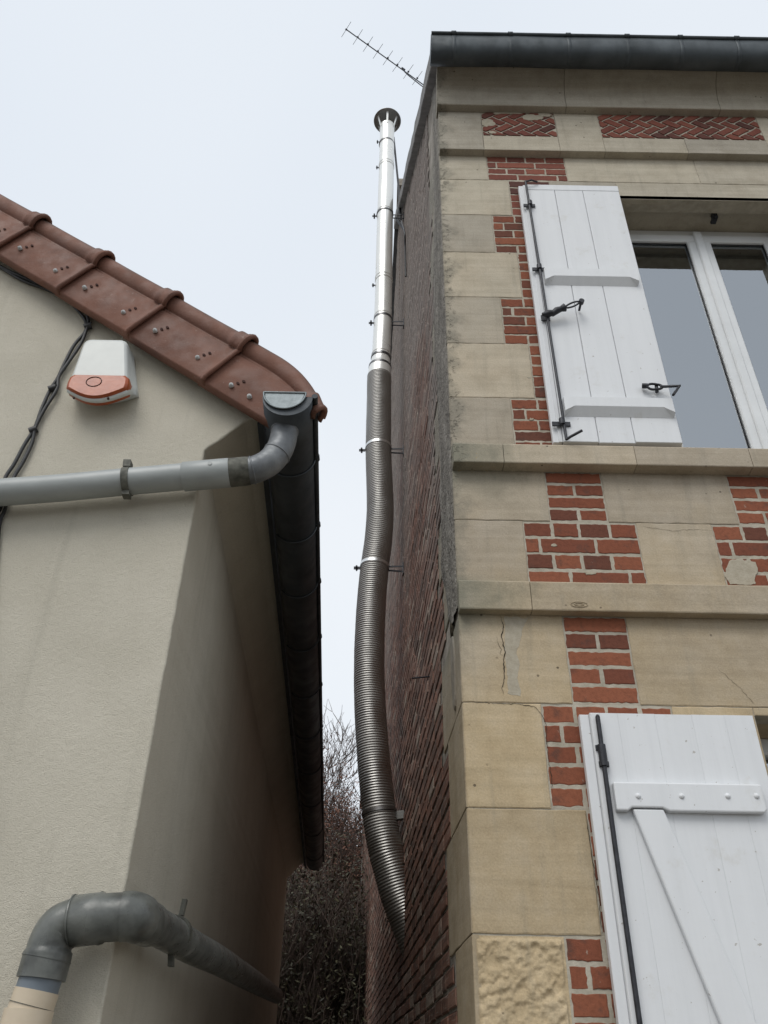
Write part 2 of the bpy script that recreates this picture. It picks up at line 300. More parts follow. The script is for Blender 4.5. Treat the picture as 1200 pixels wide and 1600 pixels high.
# ------------------------------------------------------------------ mesh helpers
class MB:
    def __init__(s): s.v = []; s.f = []; s.t = []; s.sm = []
    def add(s, vs, fs, tint=.5, smooth=False):
        o = len(s.v); s.v += [tuple(p) for p in vs]
        for f in fs: s.f.append(tuple(i + o for i in f)); s.t.append(tint); s.sm.append(smooth)
    def box(s, a, b, tint=.5, ch=0.):
        """axis-aligned box, optional chamfer of its front (-Y) edges"""
        x0, y0, z0 = a; x1, y1, z1 = b
        if ch:
            vs = [(x0, y1, z0), (x1, y1, z0), (x1, y1, z1), (x0, y1, z1), (x0, y0 + ch, z0), (x1, y0 + ch, z0), (x1, y0 + ch, z1), (x0, y0 + ch, z1),
                  (x0 + ch, y0, z0 + ch), (x1 - ch, y0, z0 + ch), (x1 - ch, y0, z1 - ch), (x0 + ch, y0, z1 - ch)]
            fs = [(0, 3, 2, 1), (8, 9, 10, 11)] + [(i, (i + 1) % 4, 4 + (i + 1) % 4, 4 + i) for i in range(4)] + [(4 + i, 4 + (i + 1) % 4, 8 + (i + 1) % 4, 8 + i) for i in range(4)]
        else:
            vs = [(x0, y0, z0), (x1, y0, z0), (x1, y1, z0), (x0, y1, z0), (x0, y0, z1), (x1, y0, z1), (x1, y1, z1), (x0, y1, z1)]
            fs = [(0, 3, 2, 1), (4, 5, 6, 7), (0, 1, 5, 4), (1, 2, 6, 5), (2, 3, 7, 6), (3, 0, 4, 7)]
        s.add(vs, fs, tint)
    def slab(s, poly, mapf, depth, inset, tint=.5, jit=0., inset_jit=0.):
        """a polygon (a, b) raised by depth with a chamfered front; mapf(a, b, c) -> world"""
        n = len(poly); ca = sum(p[0] for p in poly) / n; cb = sum(p[1] for p in poly) / n
        outer = [(a + rnd.uniform(-jit, jit), b + rnd.uniform(-jit, jit)) for a, b in poly]
        def ins(a, b, k):
            da, db = ca - a, cb - b; l = math.hypot(da, db) or 1
            # move inward by k along both axes, never past the middle
            return (a + math.copysign(min(k, abs(da) * .9), da), b + math.copysign(min(k, abs(db) * .9), db))
        inner = [ins(a, b, inset + rnd.uniform(0, inset_jit)) for a, b in outer]
        vs = [mapf(a, b, 0) for a, b in outer] + [mapf(a, b, depth - inset * .8) for a, b in outer] + [mapf(a, b, depth + rnd.uniform(-jit, jit) * .3) for a, b in inner]
        fs = [tuple(range(2 * n, 3 * n))]
        for i in range(n):
            j = (i + 1) % n
            fs += [(i, j, n + j, n + i), (n + i, n + j, 2 * n + j, 2 * n + i)]
        s.add(vs, fs, tint)
    def tube(s, pts, r, n=12, tint=.5, cap=True, smooth=True):
        pts = [Vector(p) for p in pts]; m = len(pts)
        rs = r if isinstance(r, (list, tuple)) else [r] * m
        t0 = (pts[1] - pts[0]).normalized()
        a = Vector((0, 0, 1)) if abs(t0.z) < .9 else Vector((1, 0, 0))
        nrm = t0.cross(a).normalized(); vs = []; fs = []
        for i, p in enumerate(pts):
            t = (pts[min(i + 1, m - 1)] - pts[max(i - 1, 0)]).normalized()
            nrm = (nrm - t * nrm.dot(t)).normalized(); bn = t.cross(nrm)
            for k in range(n):
                q = 2 * math.pi * k / n; vs.append(p + (nrm * math.cos(q) + bn * math.sin(q)) * rs[i])
        for i in range(m - 1):
            for k in range(n):
                k2 = (k + 1) % n; fs.append((i * n + k, i * n + k2, (i + 1) * n + k2, (i + 1) * n + k))
        s.add(vs, fs, tint, smooth)
        if cap:
            s.add(vs[:n], [tuple(range(n))[::-1]], tint); s.add(vs[-n:], [tuple(range(n))], tint)
    def bar(s, p0, p1, wv, hv, tint=.5):
        p0, p1, wv, hv = Vector(p0), Vector(p1), Vector(wv) / 2, Vector(hv) / 2
        vs = [p + a * wv + b * hv for p in (p0, p1) for a, b in ((-1, -1), (1, -1), (1, 1), (-1, 1))]
        s.add(vs, [(0, 3, 2, 1), (4, 5, 6, 7)] + [(i, (i + 1) % 4, 4 + (i + 1) % 4, 4 + i) for i in range(4)], tint)
    def prism(s, poly, y0, y1, tint=.5, plane='xz'):
        n = len(poly)
        g = (lambda a, b, c: (a, c, b)) if plane == 'xz' else (lambda a, b, c: (c, a, b))
        vs = [g(a, b, y0) for a, b in poly] + [g(a, b, y1) for a, b in poly]
        s.add(vs, [tuple(range(n)), tuple(range(2 * n - 1, n - 1, -1))] + [(i, n + i, n + (i + 1) % n, (i + 1) % n) for i in range(n)], tint)
    def sheet(s, rows, tint=.5, smooth=True, close=False):
        nr, nc = len(rows), len(rows[0]); vs = [p for r_ in rows for p in r_]
        fs = [(i * nc + k, i * nc + k + 1, (i + 1) * nc + k + 1, (i + 1) * nc + k) for i in range(nr - 1) for k in range(nc - 1)]
        s.add(vs, fs, tint, smooth)
    def build(s, name, mat, parent=None, solid=0., bevel=0.):
        me = bpy.data.meshes.new(name)
        off = Vector((0, 0, 0)); q = parent
        while q is not None: off += q.location; q = q.parent
        me.from_pydata([(v[0] - off.x, v[1] - off.y, v[2] - off.z) for v in s.v], [], s.f)
        at = me.attributes.new('tint', 'FLOAT', 'FACE'); at.data.foreach_set('value', s.t)
        me.polygons.foreach_set('use_smooth', s.sm)
        me.materials.append(M[mat]); me.update()
        o = bpy.data.objects.new(name, me); C.objects.link(o); o.parent = parent
        if solid:
            k = o.modifiers.new('thickness', 'SOLIDIFY'); k.thickness = solid; k.offset = -1
        if bevel:
            k = o.modifiers.new('bevel', 'BEVEL'); k.width = bevel; k.segments = 2; k.limit_method = 'ANGLE'; k.angle_limit = R(40)
        return o
def tag(o, label=None, cat=None, group=None, kind=None):
    if label: o['label'] = label
    if cat: o['category'] = cat
    if group: o['group'] = group
    if kind: o['kind'] = kind
    return o
def thing(name, loc, label, cat, group=None):
    o = bpy.data.objects.new(name, None); C.objects.link(o); o.location = loc; o.empty_display_size = .2
    return tag(o, label, cat, group)
def smooth_path(pts, n=8):
    """Catmull-Rom through the points"""
    p = [Vector(a) for a in pts]; p = [p[0] * 2 - p[1]] + p + [p[-1] * 2 - p[-2]]; o = []
    for i in range(1, len(p) - 2):
        for k in range(n):
            t = k / n
            o.append(.5 * ((2 * p[i]) + (p[i + 1] - p[i - 1]) * t + (2 * p[i - 1] - 5 * p[i] + 4 * p[i + 1] - p[i + 2]) * t * t + (3 * p[i] - p[i - 1] - 3 * p[i + 1] + p[i + 2]) * t ** 3))
    o.append(p[-2]); return o
def edge_pts(x0, x1, z0, z1, step, jit):
    """rectangle outline with extra jittered points along its edges, counter-clockwise"""
    o = []; cs = [(x0, z0), (x1, z0), (x1, z1), (x0, z1)]
    for i in range(4):
        a, b = cs[i], cs[(i + 1) % 4]; L = math.dist(a, b); n = max(1, int(L / step))
        for k in range(n):
            t = k / n; j = jit * (0 if k == 0 else 1)
            dx, dz = rnd.uniform(-j, j), rnd.uniform(-j, j)
            o.append((a[0] + (b[0] - a[0]) * t + dx, a[1] + (b[1] - a[1]) * t + dz))
    return o

# ------------------------------------------------------------------ ground
g = MB(); g.add([(-400, -400, 0), (400, -400, 0), (400, 400, 0), (-400, 400, 0)], [(0, 1, 2, 3)])
tag(g.build('ground', 'ground'), kind='structure')

# ================================================================== BRICK AND STONE HOUSE (right)
D = 2.73; XC = .284; XR = 5.2
YB = 10.2
def xs(Y, off=0.): return XC - off + ALLEY * (Y - D)          # x of the side wall at depth Y
house = thing('brick_and_stone_house', (XC, D, 0), 'tall old limestone and red brick house with white shutters', 'house')
front = lambda a, b, c: (a, D - c, b)

WIN = (1.275, 2.245, 3.727, 5.562); DOOR = (1.29, 2.23, 0.0, 2.578)
WIDE = [(.557, 1.008)]; NARROW = [(.668, .901)]
mir = lambda L: [(3.52 - b, 3.52 - a) for a, b in L][::-1]
rows = [  # z0, z1, brick panels, number of courses
 (5.72, 5.955, 'W', 4), (5.393, 5.714, 'N', 5), (5.072, 5.388, 'W', 5), (4.722, 5.066, 'N', 5), (4.392, 4.716, 'W', 5), (4.046, 4.386, 'N', 5), (3.727, 4.040, 'W', 5),
 (3.377, 3.626, 'N', 4), (3.072, 3.371, 'W', 4.5), (2.607, 2.948, 'N', 5), (2.250, 2.601, 'W', 5), (1.886, 2.244, 'N', 5.5), (1.53, 1.880, 'W', 5), (1.17, 1.524, 'N', 5), (.82, 1.164, 'W', 5), (.42, .814, 'N', 6), (0.0, .414, 'W', 6)]
stone = MB(); roughs = MB(); panels = []
for ri, (z0, z1, kind, nc) in enumerate(rows):
    P_ = (WIDE if kind == 'W' else NARROW)
    P_ = P_ + mir(P_)
    if ri == 7: P_ = P_[:1] + [(1.427, 1.655)] + [(1.885, 2.113)] + P_[1:]
    if ri == 8: P_ = P_[:1] + [(1.312, 1.76 + .005)] + [(1.80, 2.22)] + P_[1:]
    holes = [(a, b, 'p') for a, b in P_]
    for (x0, x1, za, zb) in (WIN, DOOR):
        if z0 < zb - .02 and z1 > za + .02:
            holes.append((x0, x1, 'o'))
            if z1 > zb + .005:      # the lower part of the lintel
                stone.slab(edge_pts(x0 + .001, x1 - .001, zb, z1 + .006 - .0016, .1, .0008), front, .03, .002, .6, 0, .001)
    holes.sort(); x = XC
    for a, b, k in holes + [(XR, XR, 'e')]:
        if a > x + .02:
            n = 1 if a - x < 1.4 else 2
            for i in range(n):
                xa, xb = x + (a - x) * i / n, x + (a - x) * (i + 1) / n
                e = .0016
                zz0, zz1 = z0 + e, z1 + .006 - e
                mb = roughs if (ri >= 12 and xa < .4) else stone
                if mb is roughs: panels.append(('rough', xa, xb, z0, z1)); continue
                mb.slab(edge_pts(xa + e, xb - e, zz0, zz1, .03, .0016), front, .03, .0022, rnd.random(), 0, .0025)
        x = b
    for a, b in P_: panels.append(('brick', a, b, z0, z1, nc, ri))
# the lintel row continues down to the window head
stone_front = stone.build('stone_wall', 'stone', house)
# rough, weathered blocks at the foot of the corner
for p in [q for q in panels if q[0] == 'rough']:
    _, a, b, z0, z1 = p; mb = MB(); nx, nz_ = int((b - a) / .004), int((z1 - z0) / .004); rowsP = []
    for j in range(nz_ + 1):
        r_ = []
        for i in range(nx + 1):
            xx, zz = a + .003 + (b - a - .006) * i / nx, z0 + .003 + (z1 - z0 - .001) * j / nz_
            e = min(i, nx - i, j, nz_ - j) / 3.0; e = min(1, e)
            h = noise.fractal(Vector((xx * 11, zz * 11, 3.1)), .65, 2.3, 7) * .009 + noise.noise(Vector((xx * 60, zz * 50, 9))) * .004 + noise.noise(Vector((xx * 110, zz * 90, 4))) * .003
            h -= max(0, noise.noise(Vector((xx * 30, zz * 36, 1.7))) - .2) * .018
            r_.append((xx, D - max(.0268, .033 * e + h * e), zz))
        rowsP.append(r_)
    mb.sheet(rowsP, .9, True); mb.build('rough_stone_block', 'stone_rough', house)

# mortar bed behind the whole facade, with the two openings left free
bed = MB()
def bedrect(x0, x1, z0, z1): bed.box((x0, D - .0262, z0), (x1, D + .05, z1))
bedrect(XC + .002, WIN[0], 0.0, 6.9); bedrect(WIN[1], XR, 0, 6.9)
bedrect(WIN[0], WIN[1], DOOR[3], WIN[2] - .1); bedrect(WIN[0], WIN[1], WIN[3], 6.9); bedrect(WIN[0], DOOR[0], 0, DOOR[3]); bedrect(DOOR[1], WIN[1], 0, DOOR[3])
bed.build('mortar_bed', 'mortar', house)
def ragged(poly, step=.008, j=.003):
    o = []
    for i in range(len(poly)):
        a, b = poly[i], poly[(i + 1) % len(poly)]; n = max(1, int(math.dist(a, b) / step))
        for k in range(n):
            x, z = a[0] + (b[0] - a[0]) * k / n, a[1] + (b[1] - a[1]) * k / n; o.append((x + j * 2.2 * noise.noise(Vector((x * 45, z * 45, 1))) + rnd.uniform(-j, j) * .5, z + j * 2.2 * noise.noise(Vector((x * 45, z * 45, 8))) + rnd.uniform(-j, j) * .5))
    return o
def mortar_plate(a, b, z0, z1, y=D - .0265):      # flush pointing of a brick panel
    pl = MB(); pl.slab(edge_pts(a + .001, b - .001, z0 + .001, z1 + .004, .05, .0015), lambda p, q, c: (p, D - c, q), .0265, .001, .5, 0)
    return pl
# brick panels
for p in [q for q in panels if q[0] == 'brick']:
    _, a, b, z0, z1, nc, ri = p
    mortar_plate(a, b, z0, z1).build('mortar_joint', 'mortar', house)
    bm = MB(); n = int(nc); pitch = (z1 - z0) / n; j = .0064 if ri > 6 else .0048
    wide = b - a > .3; phase = ri % 2
    for c in range(n):
        zb = z1 + .003 - (c + 1) * pitch + j; zt = z1 + .003 - c * pitch - j
        W = b - a
        if not wide: cuts = [0, .5, 1] if (c + phase) % 2 == 0 else [0, 1]
        elif (c + phase) % 2 == 0: cuts = [0, .25, .5, .76, 1] if c % 4 < 2 else [0, .24, .49, .74, 1]
        else: cuts = ([0, .12, .61, 1] if c % 4 < 2 else [0, .37, .88, 1])
        cuts = [q + (rnd.uniform(-.012, .012) if 0 < q < 1 else 0) for q in cuts]
        for q in range(len(cuts) - 1):
            xa, xb = a + .003 + (W - .006) * cuts[q], a + .003 + (W - .006) * cuts[q + 1]
            xa += j if q else .001; xb -= j if q < len(cuts) - 2 else .001
            dz = rnd.uniform(-.0015, .0015)
            poly = edge_pts(xa, xb, zb + dz, zt + dz, .014, .0021)
            t = rnd.random() ** 1.0
            if rnd.random() < .08: t = 0.04
            bm.slab(poly, front, .0282 + rnd.uniform(-.0012, .002), .0018, t, .0006, .0026)
    bm.build('brick_panel', 'brick_high' if ri < 2 else 'brick', house)
# mortar smears on a few bricks
for (px, py, w_, h_) in ((866, 852, .026, .02), (922, 895, .05, .022), (735 + 95, 655, .022, .016), (826, 590, .02, .012)):
    c_ = P(px, py, D - .03); poly = []
    for k in range(14):
        q = 2 * math.pi * k / 14; rr = rnd.uniform(.55, 1.1); poly.append((c_.x + math.cos(q) * w_ / 2 * rr, c_.z + math.sin(q) * h_ / 2 * rr))
    sm = MB(); sm.slab(poly, front, .0312, .001, .8); sm.build('mortar_smear', 'patch', house)
# spalled corner under the window and the repaired strip with its crack
pt = MB(); poly = [(1.325, 3.10), (1.42, 3.098), (1.43, 3.13), (1.45, 3.165), (1.445, 3.20), (1.39, 3.215), (1.35, 3.21), (1.325, 3.165), (1.312, 3.13)]
pt.slab(ragged(poly), front, .0315, .001, .5)
pt.build('repair_patch', 'patch', house)
pt = MB(); poly = [(.444, 2.64), (.49, 2.632), (.482, 2.70), (.495, 2.76), (.485, 2.80), (.508, 2.85), (.515, 2.90), (.545, 2.94), (.45, 2.944), (.452, 2.88), (.444, 2.8), (.447, 2.72)]
pt.slab(ragged(poly), front, .0308, .0006, .5); pt.build('repair_patch', 'patch', house)
def crack(pts, w0, name='crack'):
    pts = [Vector((a, 0, b)) for a, b in pts]; full = []
    for i in range(len(pts) - 1):
        n = max(2, int((pts[i + 1] - pts[i]).length / .008))
        for k in range(n): full.append(pts[i].lerp(pts[i + 1], k / n) + Vector((rnd.uniform(-.0022, .0022), 0, rnd.uniform(-.0022, .0022))))
    full.append(pts[-1])
    rows_ = []
    for i, p in enumerate(full):
        t = (full[min(i + 1, len(full) - 1)] - full[max(i - 1, 0)]).normalized(); nn = Vector((-t.z, 0, t.x))
        w_ = w0 * (.35 + .9 * abs(noise.noise(Vector((i * .31, 2, w0 * 99))))) * (1 if 2 < i < len(full) - 3 else .4)
        rows_.append([(p.x - nn.x * w_, D - .0318, p.z - nn.z * w_), (p.x + nn.x * w_, D - .0318, p.z + nn.z * w_)])
    ck = MB(); ck.sheet(rows_, .5, False); ck.build('crack', 'crack', house)
crack([(.439, 2.946), (.446, 2.90), (.437, 2.86), (.444, 2.80), (.436, 2.75), (.436, 2.70), (.424, 2.66), (.428, 2.64)], .0024)
crack([(.415, 2.86), (.432, 2.81), (.425, 2.79), (.437, 2.785)], .0012)
crack([(.30, 2.609), (.40, 2.603), (.47, 2.604), (.53, 2.595), (.553, 2.57), (.565, 2.53), (.56, 2.45), (.566, 2.36), (.563, 2.30)], .0016)
crack([(.665, 2.235), (.668, 2.1), (.672, 1.98), (.668, 1.89)], .0014)
crack([(1.02, 3.36), (1.15, 3.34), (1.25, 3.35), (1.31, 3.345)], .0009)
crack([(1.20, 2.75), (1.26, 2.68), (1.31, 2.60)], .0008)

# sill band, lower string course, frieze
def band(name, z0, z1, proj, joints, lean=0., topslope=.012):
    mb = MB(); xs_ = [XC - .002] + joints + [XR]
    for i in range(len(xs_) - 1):
        a, b = xs_[i] + .0012, xs_[i + 1] - .0012; n = max(2, int((b - a) / .05)); rows_ = []
        prof = [(0, z0), (-proj + .002, z0 - .001), (-proj, z0 + .003), (-proj, z1 - .006), (-proj + .004, z1), (0, z1 + topslope), (.02, z1 + topslope)]
        for k in range(n + 1):
            x = a + (b - a) * k / n; jj = rnd.uniform(-.0012, .0012)
            rows_.append([(x, D - .03 + dy + (jj if dy < -.01 else 0), z + (jj if dy < -.01 else 0)) for dy, z in prof])
        mb.sheet(rows_, rnd.random(), False)
        for e in (0, -1): mb.add(rows_[e], [tuple(range(len(prof)))], .5)
    return mb.build(name, 'stone', house)
# the stone face stands at D - .03, so bands project from there
def xs(Y, off=0.): return XC - off + ALLEY * (Y - 2.70)
band('sill_band', 3.627, 3.727, .062, [.492, 1.04, 1.52, 2.3, 3.2, 4.1])
band('string_course', 2.950, 3.071, .046, [.55, 1.75, 2.6, 3.9])
# carved relief shape on the string course
tb = MB(); c_ = P(905, 944, D - .078)
for rr, hh in ((1, 1), (.55, .5)):
    tb.tube([(c_.x + math.cos(q) * .031 * rr, D - .0772, c_.z + math.sin(q) * .011 * hh) for q in [k * math.pi / 10 for k in range(21)]], .0012, 5)
tb.build('carved_mark', 'stone', house)
FY = 2.655
fz = MB()
def fblock(x0, x1, z0, z1, y=FY): fz.slab(edge_pts(x0 + .001, x1 - .001, z0, z1 - .001, .1, .001), lambda a, b, c: (a, 2.74 - c, b), 2.74 - y, .002, rnd.random(), 0, .001)
HB = [(.541, .982, 6.099, 6.352), (1.243, 2.203, 6.099, 6.352), (2.47, 3.43, 6.099, 6.352), (3.70, 4.14, 6.099, 6.352)]
xx = XC
for a, b, z0, z1 in HB:
    fblock(xx, a, 5.953, 6.352); fblock(a, (a + b) / 2 if b - a > .6 else b, 5.953, 6.099)
    if b - a > .6: fblock((a + b) / 2, b, 5.953, 6.099)
    xx = b
fblock(xx, XR, 5.953, 6.352)
fz.build('frieze', 'stone', house)
def clip_poly(poly, x0, x1, z0, z1):
    for ax, lim, sg in ((0, x0, 1), (0, x1, -1), (1, z0, 1), (1, z1, -1)):
        o = []
        for i in range(len(poly)):
            a, b = poly[i], poly[(i + 1) % len(poly)]; da, db = sg * (a[ax] - lim), sg * (b[ax] - lim)
            if da >= 0: o.append(a)
            if (da >= 0) != (db >= 0):
                t = da / (da - db); o.append((a[0] + (b[0] - a[0]) * t, a[1] + (b[1] - a[1]) * t))
        poly = o
        if len(poly) < 3: return []
    return poly
for hi, (x0, x1, z0, z1) in enumerate(HB):
    bk = MB(); bk.box((x0, FY + .0035, z0), (x1, 2.75, z1)); bk.build('mortar_joint', 'mortar', house)
    hb = MB(); U = .062; r2 = math.sqrt(.5); jn = .0072
    for m_ in range(-14, 15):
        for k in range(-26, 27):
            for (bx, by, bw, bh) in ((k + 4 * m_, k, 2, 1), (k + 4 * m_, k + 1, 1, 2)):
                cs = [(bx * U + jn, by * U + jn), ((bx + bw) * U - jn, by * U + jn), ((bx + bw) * U - jn, (by + bh) * U - jn), (bx * U + jn, (by + bh) * U - jn)]
                pp = [((a + b) * r2 + x0 + .02, (b - a) * r2 * .8 + z0 + .035) for a, b in cs]
                den = []
                for i in range(4):
                    for q in (0, .33, .66): den.append((pp[i][0] + (pp[(i + 1) % 4][0] - pp[i][0]) * q + rnd.uniform(-.0018, .0018), pp[i][1] + (pp[(i + 1) % 4][1] - pp[i][1]) * q + rnd.uniform(-.0018, .0018)))
                pl = clip_poly(den, x0 + .004, x1 - .004, z0 + .005, z1 - .002)
                if len(pl) < 3: continue
                ar = abs(sum(pl[i][0] * pl[(i + 1) % len(pl)][1] - pl[(i + 1) % len(pl)][0] * pl[i][1] for i in range(len(pl)))) / 2
                if ar < .0004: continue
                # shoelace order so the face looks out of the wall
                hb.slab(pl, lambda a, b, c: (a, FY + .006 - c, b), .0075 + rnd.uniform(-.001, .0015), .0015, rnd.random() * .8, 0, .001)
    hb.build('herringbone_brick_panel', 'brick_high', house)
    # lime render left over the first panel
    if hi == 0:
        sm = MB()
        for (cx, cz, w_, h_) in ((.575, 6.235, .10, .10), (.60, 6.13, .05, .03), (.85, 6.30, .13, .07), (.93, 6.335, .09, .05), (.72, 6.345, .16, .02), (.64, 6.34, .05, .025)):
            poly = []
            for k in range(22):
                q = 2 * math.pi * k / 22; rr = rnd.uniform(.7, 1.1); poly.append((min(max(cx + math.cos(q) * w_ / 2 * rr, x0 + .001), x1 - .001), min(cz + math.sin(q) * h_ / 2 * rr, z1 - .001)))
            sm.slab(poly, lambda a, b, c: (a, FY + .006 - c, b), .0092, .001, .6)
        sm.build('render_patch', 'patch', house)
# cornice: lip, then a hollow (cavetto) up to the gutter
co = MB(); prof = [(2.70, 6.352), (2.612, 6.352), (2.608, 6.356), (2.607, 6.385)]
for k in range(11):
    q = k / 10 * math.pi / 2; prof.append((2.607 - .135 * (1 - math.cos(q)), 6.385 + .235 * math.sin(q)))
prof += [(2.472, 6.66), (2.62, 6.67)]
js = [XC - .01, 1.052, 1.98, 2.9, 3.9, XR]
for i in range(len(js) - 1):
    a, b = js[i] + .0015, js[i + 1] - .0015; n = 12
    co.sheet([[(a + (b - a) * k / n, y, z) for y, z in prof] for k in range(n + 1)], rnd.random(), False)
    for e in (a, b): co.add([(e, y, z) for y, z in prof], [tuple(range(len(prof)))], .5)
co.build('cornice', 'stone', house)
# eaves gutter
GX0 = .232
gm = MB(); gp = [(2.50, 6.66), (2.50, 6.60), (2.485, 6.556), (2.455, 6.528), (2.42, 6.522), (2.387, 6.540), (2.367, 6.578), (2.362, 6.625), (2.362, 6.68)]
n = 40; rows_ = []
for k in range(n + 1):
    x = GX0 + (XR - GX0) * k / n; dz = .004 * noise.noise(Vector((x * 2.3, 1, 1))); rows_.append([(x, y + .003 * noise.noise(Vector((x * 5, y * 9, z))), z + dz) for y, z in gp])
gm.sheet(rows_, .5, True); gm.add([(GX0, y, z) for y, z in gp] + [(GX0, 2.50, 6.68)], [tuple(range(len(gp) + 1))[::-1]])
gut = gm.build('gutter', 'zinc_dark', house, solid=.003)
bd = MB(); bd.tube([(GX0, 2.356, 6.684), (XR, 2.356, 6.684)], .011, 10); bd.build('bead', 'zinc_dark', gut)
for px in (709, 797, 887, 978, 1060, 1147, 1235, 1330):
    x = P(px, 55, 2.36).x; s_ = MB()
    s_.sheet([[(x + dx, y - .0025 if k > 3 else y - .001, z - (.0025 if k in (3, 4, 5) else 0)) for k, (y, z) in enumerate(gp)] for dx in (-.012, .012)], .5, True)
    s_.tube([(x - .014, 2.355, 6.684), (x + .014, 2.355, 6.684)], .0145, 10)
    s_.build('gutter_strap', 'zinc_dark', gut, solid=.002)
# roof, verge, gable
roofz = lambda Y: 6.86 + (Y - 2.60) * .98 if Y < 6.45 else 6.86 + 3.85 * .98 - (Y - 6.45) * .98
RY = 6.45
rf = MB()
for (ya, yb) in ((2.44, RY), (RY, YB + .25)):
    za, zb = roofz(ya) if ya < RY else roofz(RY), roofz(yb)
    if ya >= RY: za = roofz(RY)
    xa, xb = xs(ya, .045), xs(yb, .045)
    rf.add([(xa, ya, za - .09), (XR, ya, za - .09), (XR, yb, zb - .09), (xb, yb, zb - .09), (xa, ya, za), (XR, ya, za), (XR, yb, zb), (xb, yb, zb)],
           [(0, 3, 2, 1), (4, 5, 6, 7), (0, 1, 5, 4), (1, 2, 6, 5), (2, 3, 7, 6), (3, 0, 4, 7)])
rf.build('roof', 'slate', house)
vb = MB(); N = 26; rows_ = []
for k in range(N + 1):
    Y = 2.46 + (RY - 2.46) * k / N; wv = rnd.uniform(-.004, .004)
    rows_.append([(xs(Y, -.02), Y, roofz(Y) - .17), (xs(Y, .05) + wv, Y, roofz(Y) - .165), (xs(Y, .056) + wv, Y, roofz(Y) - .16), (xs(Y, .056) + wv, Y, roofz(Y) + .012), (xs(Y, .0), Y, roofz(Y) + .022)])
vb.sheet(rows_, .5, False); vb.build('verge_board', 'verge', house)
# side wall: every brick of the long wall, in old recessed joints
side = lambda a, b, c: (xs(a) - c + .0, a, b)          # a = depth, b = height, c = outwards (towards -X)
def ztop(Y): return min(roofz(Y) - .09, 99)
sb = MB(); sb.add([(xs(2.735) + .004, 2.735, 0), (xs(YB) + .004, YB, 0), (xs(YB) + .004, YB, ztop(YB)), (xs(RY) + .004, RY, ztop(RY)), (xs(2.735) + .004, 2.735, ztop(2.735))], [(4, 3, 2, 1, 0)])
sb.build('mortar_bed', 'mortar_side', house)
bs = MB(); CH = .0655
def side_bricks(bs, y0f, y1, z0, z1f, seed):
    rr = random.Random(seed); c = 0; z = z0
    while z < z1f(None):
        y = y0f(z) + (rr.uniform(0, .1) if c % 2 else 0); k = c
        while y < y1:
            L = .215 if (k + c) % 2 == 0 or c % 3 else .105
            L *= rr.uniform(.93, 1.06); ye = min(y + L, y1)
            zz = z + rr.uniform(-.004, .004) + .012 * noise.noise(Vector((y * .7, z * .8, 5)))
            if ye - y > .03 and zz + CH < z1f(ye) and zz + CH < z1f(y):
                o = rr.uniform(.001, .0045) + .004 * noise.noise(Vector((y * 1.3, z * 1.1, 2)))
                if rr.random() < .04: o -= .003
                j = .004; a0, a1, b0, b1 = y + j, ye - j, zz + j * rr.uniform(.7, 1.5), zz + CH - j * rr.uniform(.7, 1.5)
                poly = [(a0 + rr.uniform(-.003, .003), b0 + rr.uniform(-.003, .003)), (a1 + rr.uniform(-.003, .003), b0 + rr.uniform(-.003, .003)), (a1 + rr.uniform(-.003, .003), b1 + rr.uniform(-.003, .003)), (a0 + rr.uniform(-.003, .003), b1 + rr.uniform(-.003, .003))]
                bs.slab(poly, side, max(.002, o), .0045, rr.random(), 0, .003)
            y = ye; k += 1
        z += CH; c += 1
# quoins: the stone returns round the corner
qs = []
for ri, r_ in enumerate(rows):
    z0, z1 = r_[0], r_[1]; qs.append((z0, z1, .52 if r_[2] == 'N' else .36))
def quoin(z):
    for z0, z1, l in qs:
        if z0 - .01 <= z <= z1 + .02: return l
    return .45
def z1lim(Y): return 10.5 if Y is None else ztop(Y)
side_bricks(bs, lambda z: 2.735 + quoin(z + .03), YB, .02, z1lim, 3)
bs.build('side_brick_wall', 'brick_side', house)
qb = MB()
for z0, z1, l in qs + [(5.958, 6.36, .5)]:
    e = .002; poly = edge_pts(2.703, 2.735 + l + rnd.uniform(-.02, .01), z0 + e, z1 + .006 - e, .08, .002)
    qb.slab(poly, lambda a, b, c: (xs(a) + .02 - c, a, b), .0205 + rnd.uniform(0, .002), .002, rnd.random(), 0, .002)
qb.build('quoin_return', 'stone_return', house)
# grey render over the side of the corner, ragged edge, from the first floor up
pl = MB(); rows_ = []; zz = 2.98
while zz < 9.5:
    wdt = .40 + .09 * noise.noise(Vector((zz * 1.1, 4, 0))) + .035 * noise.noise(Vector((zz * 7, 1, 0)))
    if zz < 3.35: wdt *= .45 + .55 * (zz - 2.98) / .37
    if zz > 5.2: wdt *= max(.45, 1 - (zz - 5.2) * .5)
    y1 = 2.708 + max(.06, wdt)
    if zz > roofz(2.71) - .13:
        y0 = 2.60 + (zz + .14 - 6.86) / .98
    else: y0 = 2.708
    if y0 > y1 - .03: break
    rows_.append([(xs(y0 + (y1 - y0) * t) - (.006 if 0 < t < 1 else .001) - .005 * noise.noise(Vector((zz * 6, t * 5, 2))) - .004 * noise.noise(Vector((zz * 25, t * 9, 2))), y0 + (y1 - y0) * t, zz) for t in (0, .04, .12, .2, .3, .4, .5, .6, .7, .8, .95, 1)])
    zz += .02
pl.sheet(rows_, .5, True); pl.build('render_coat', 'plaster', house)
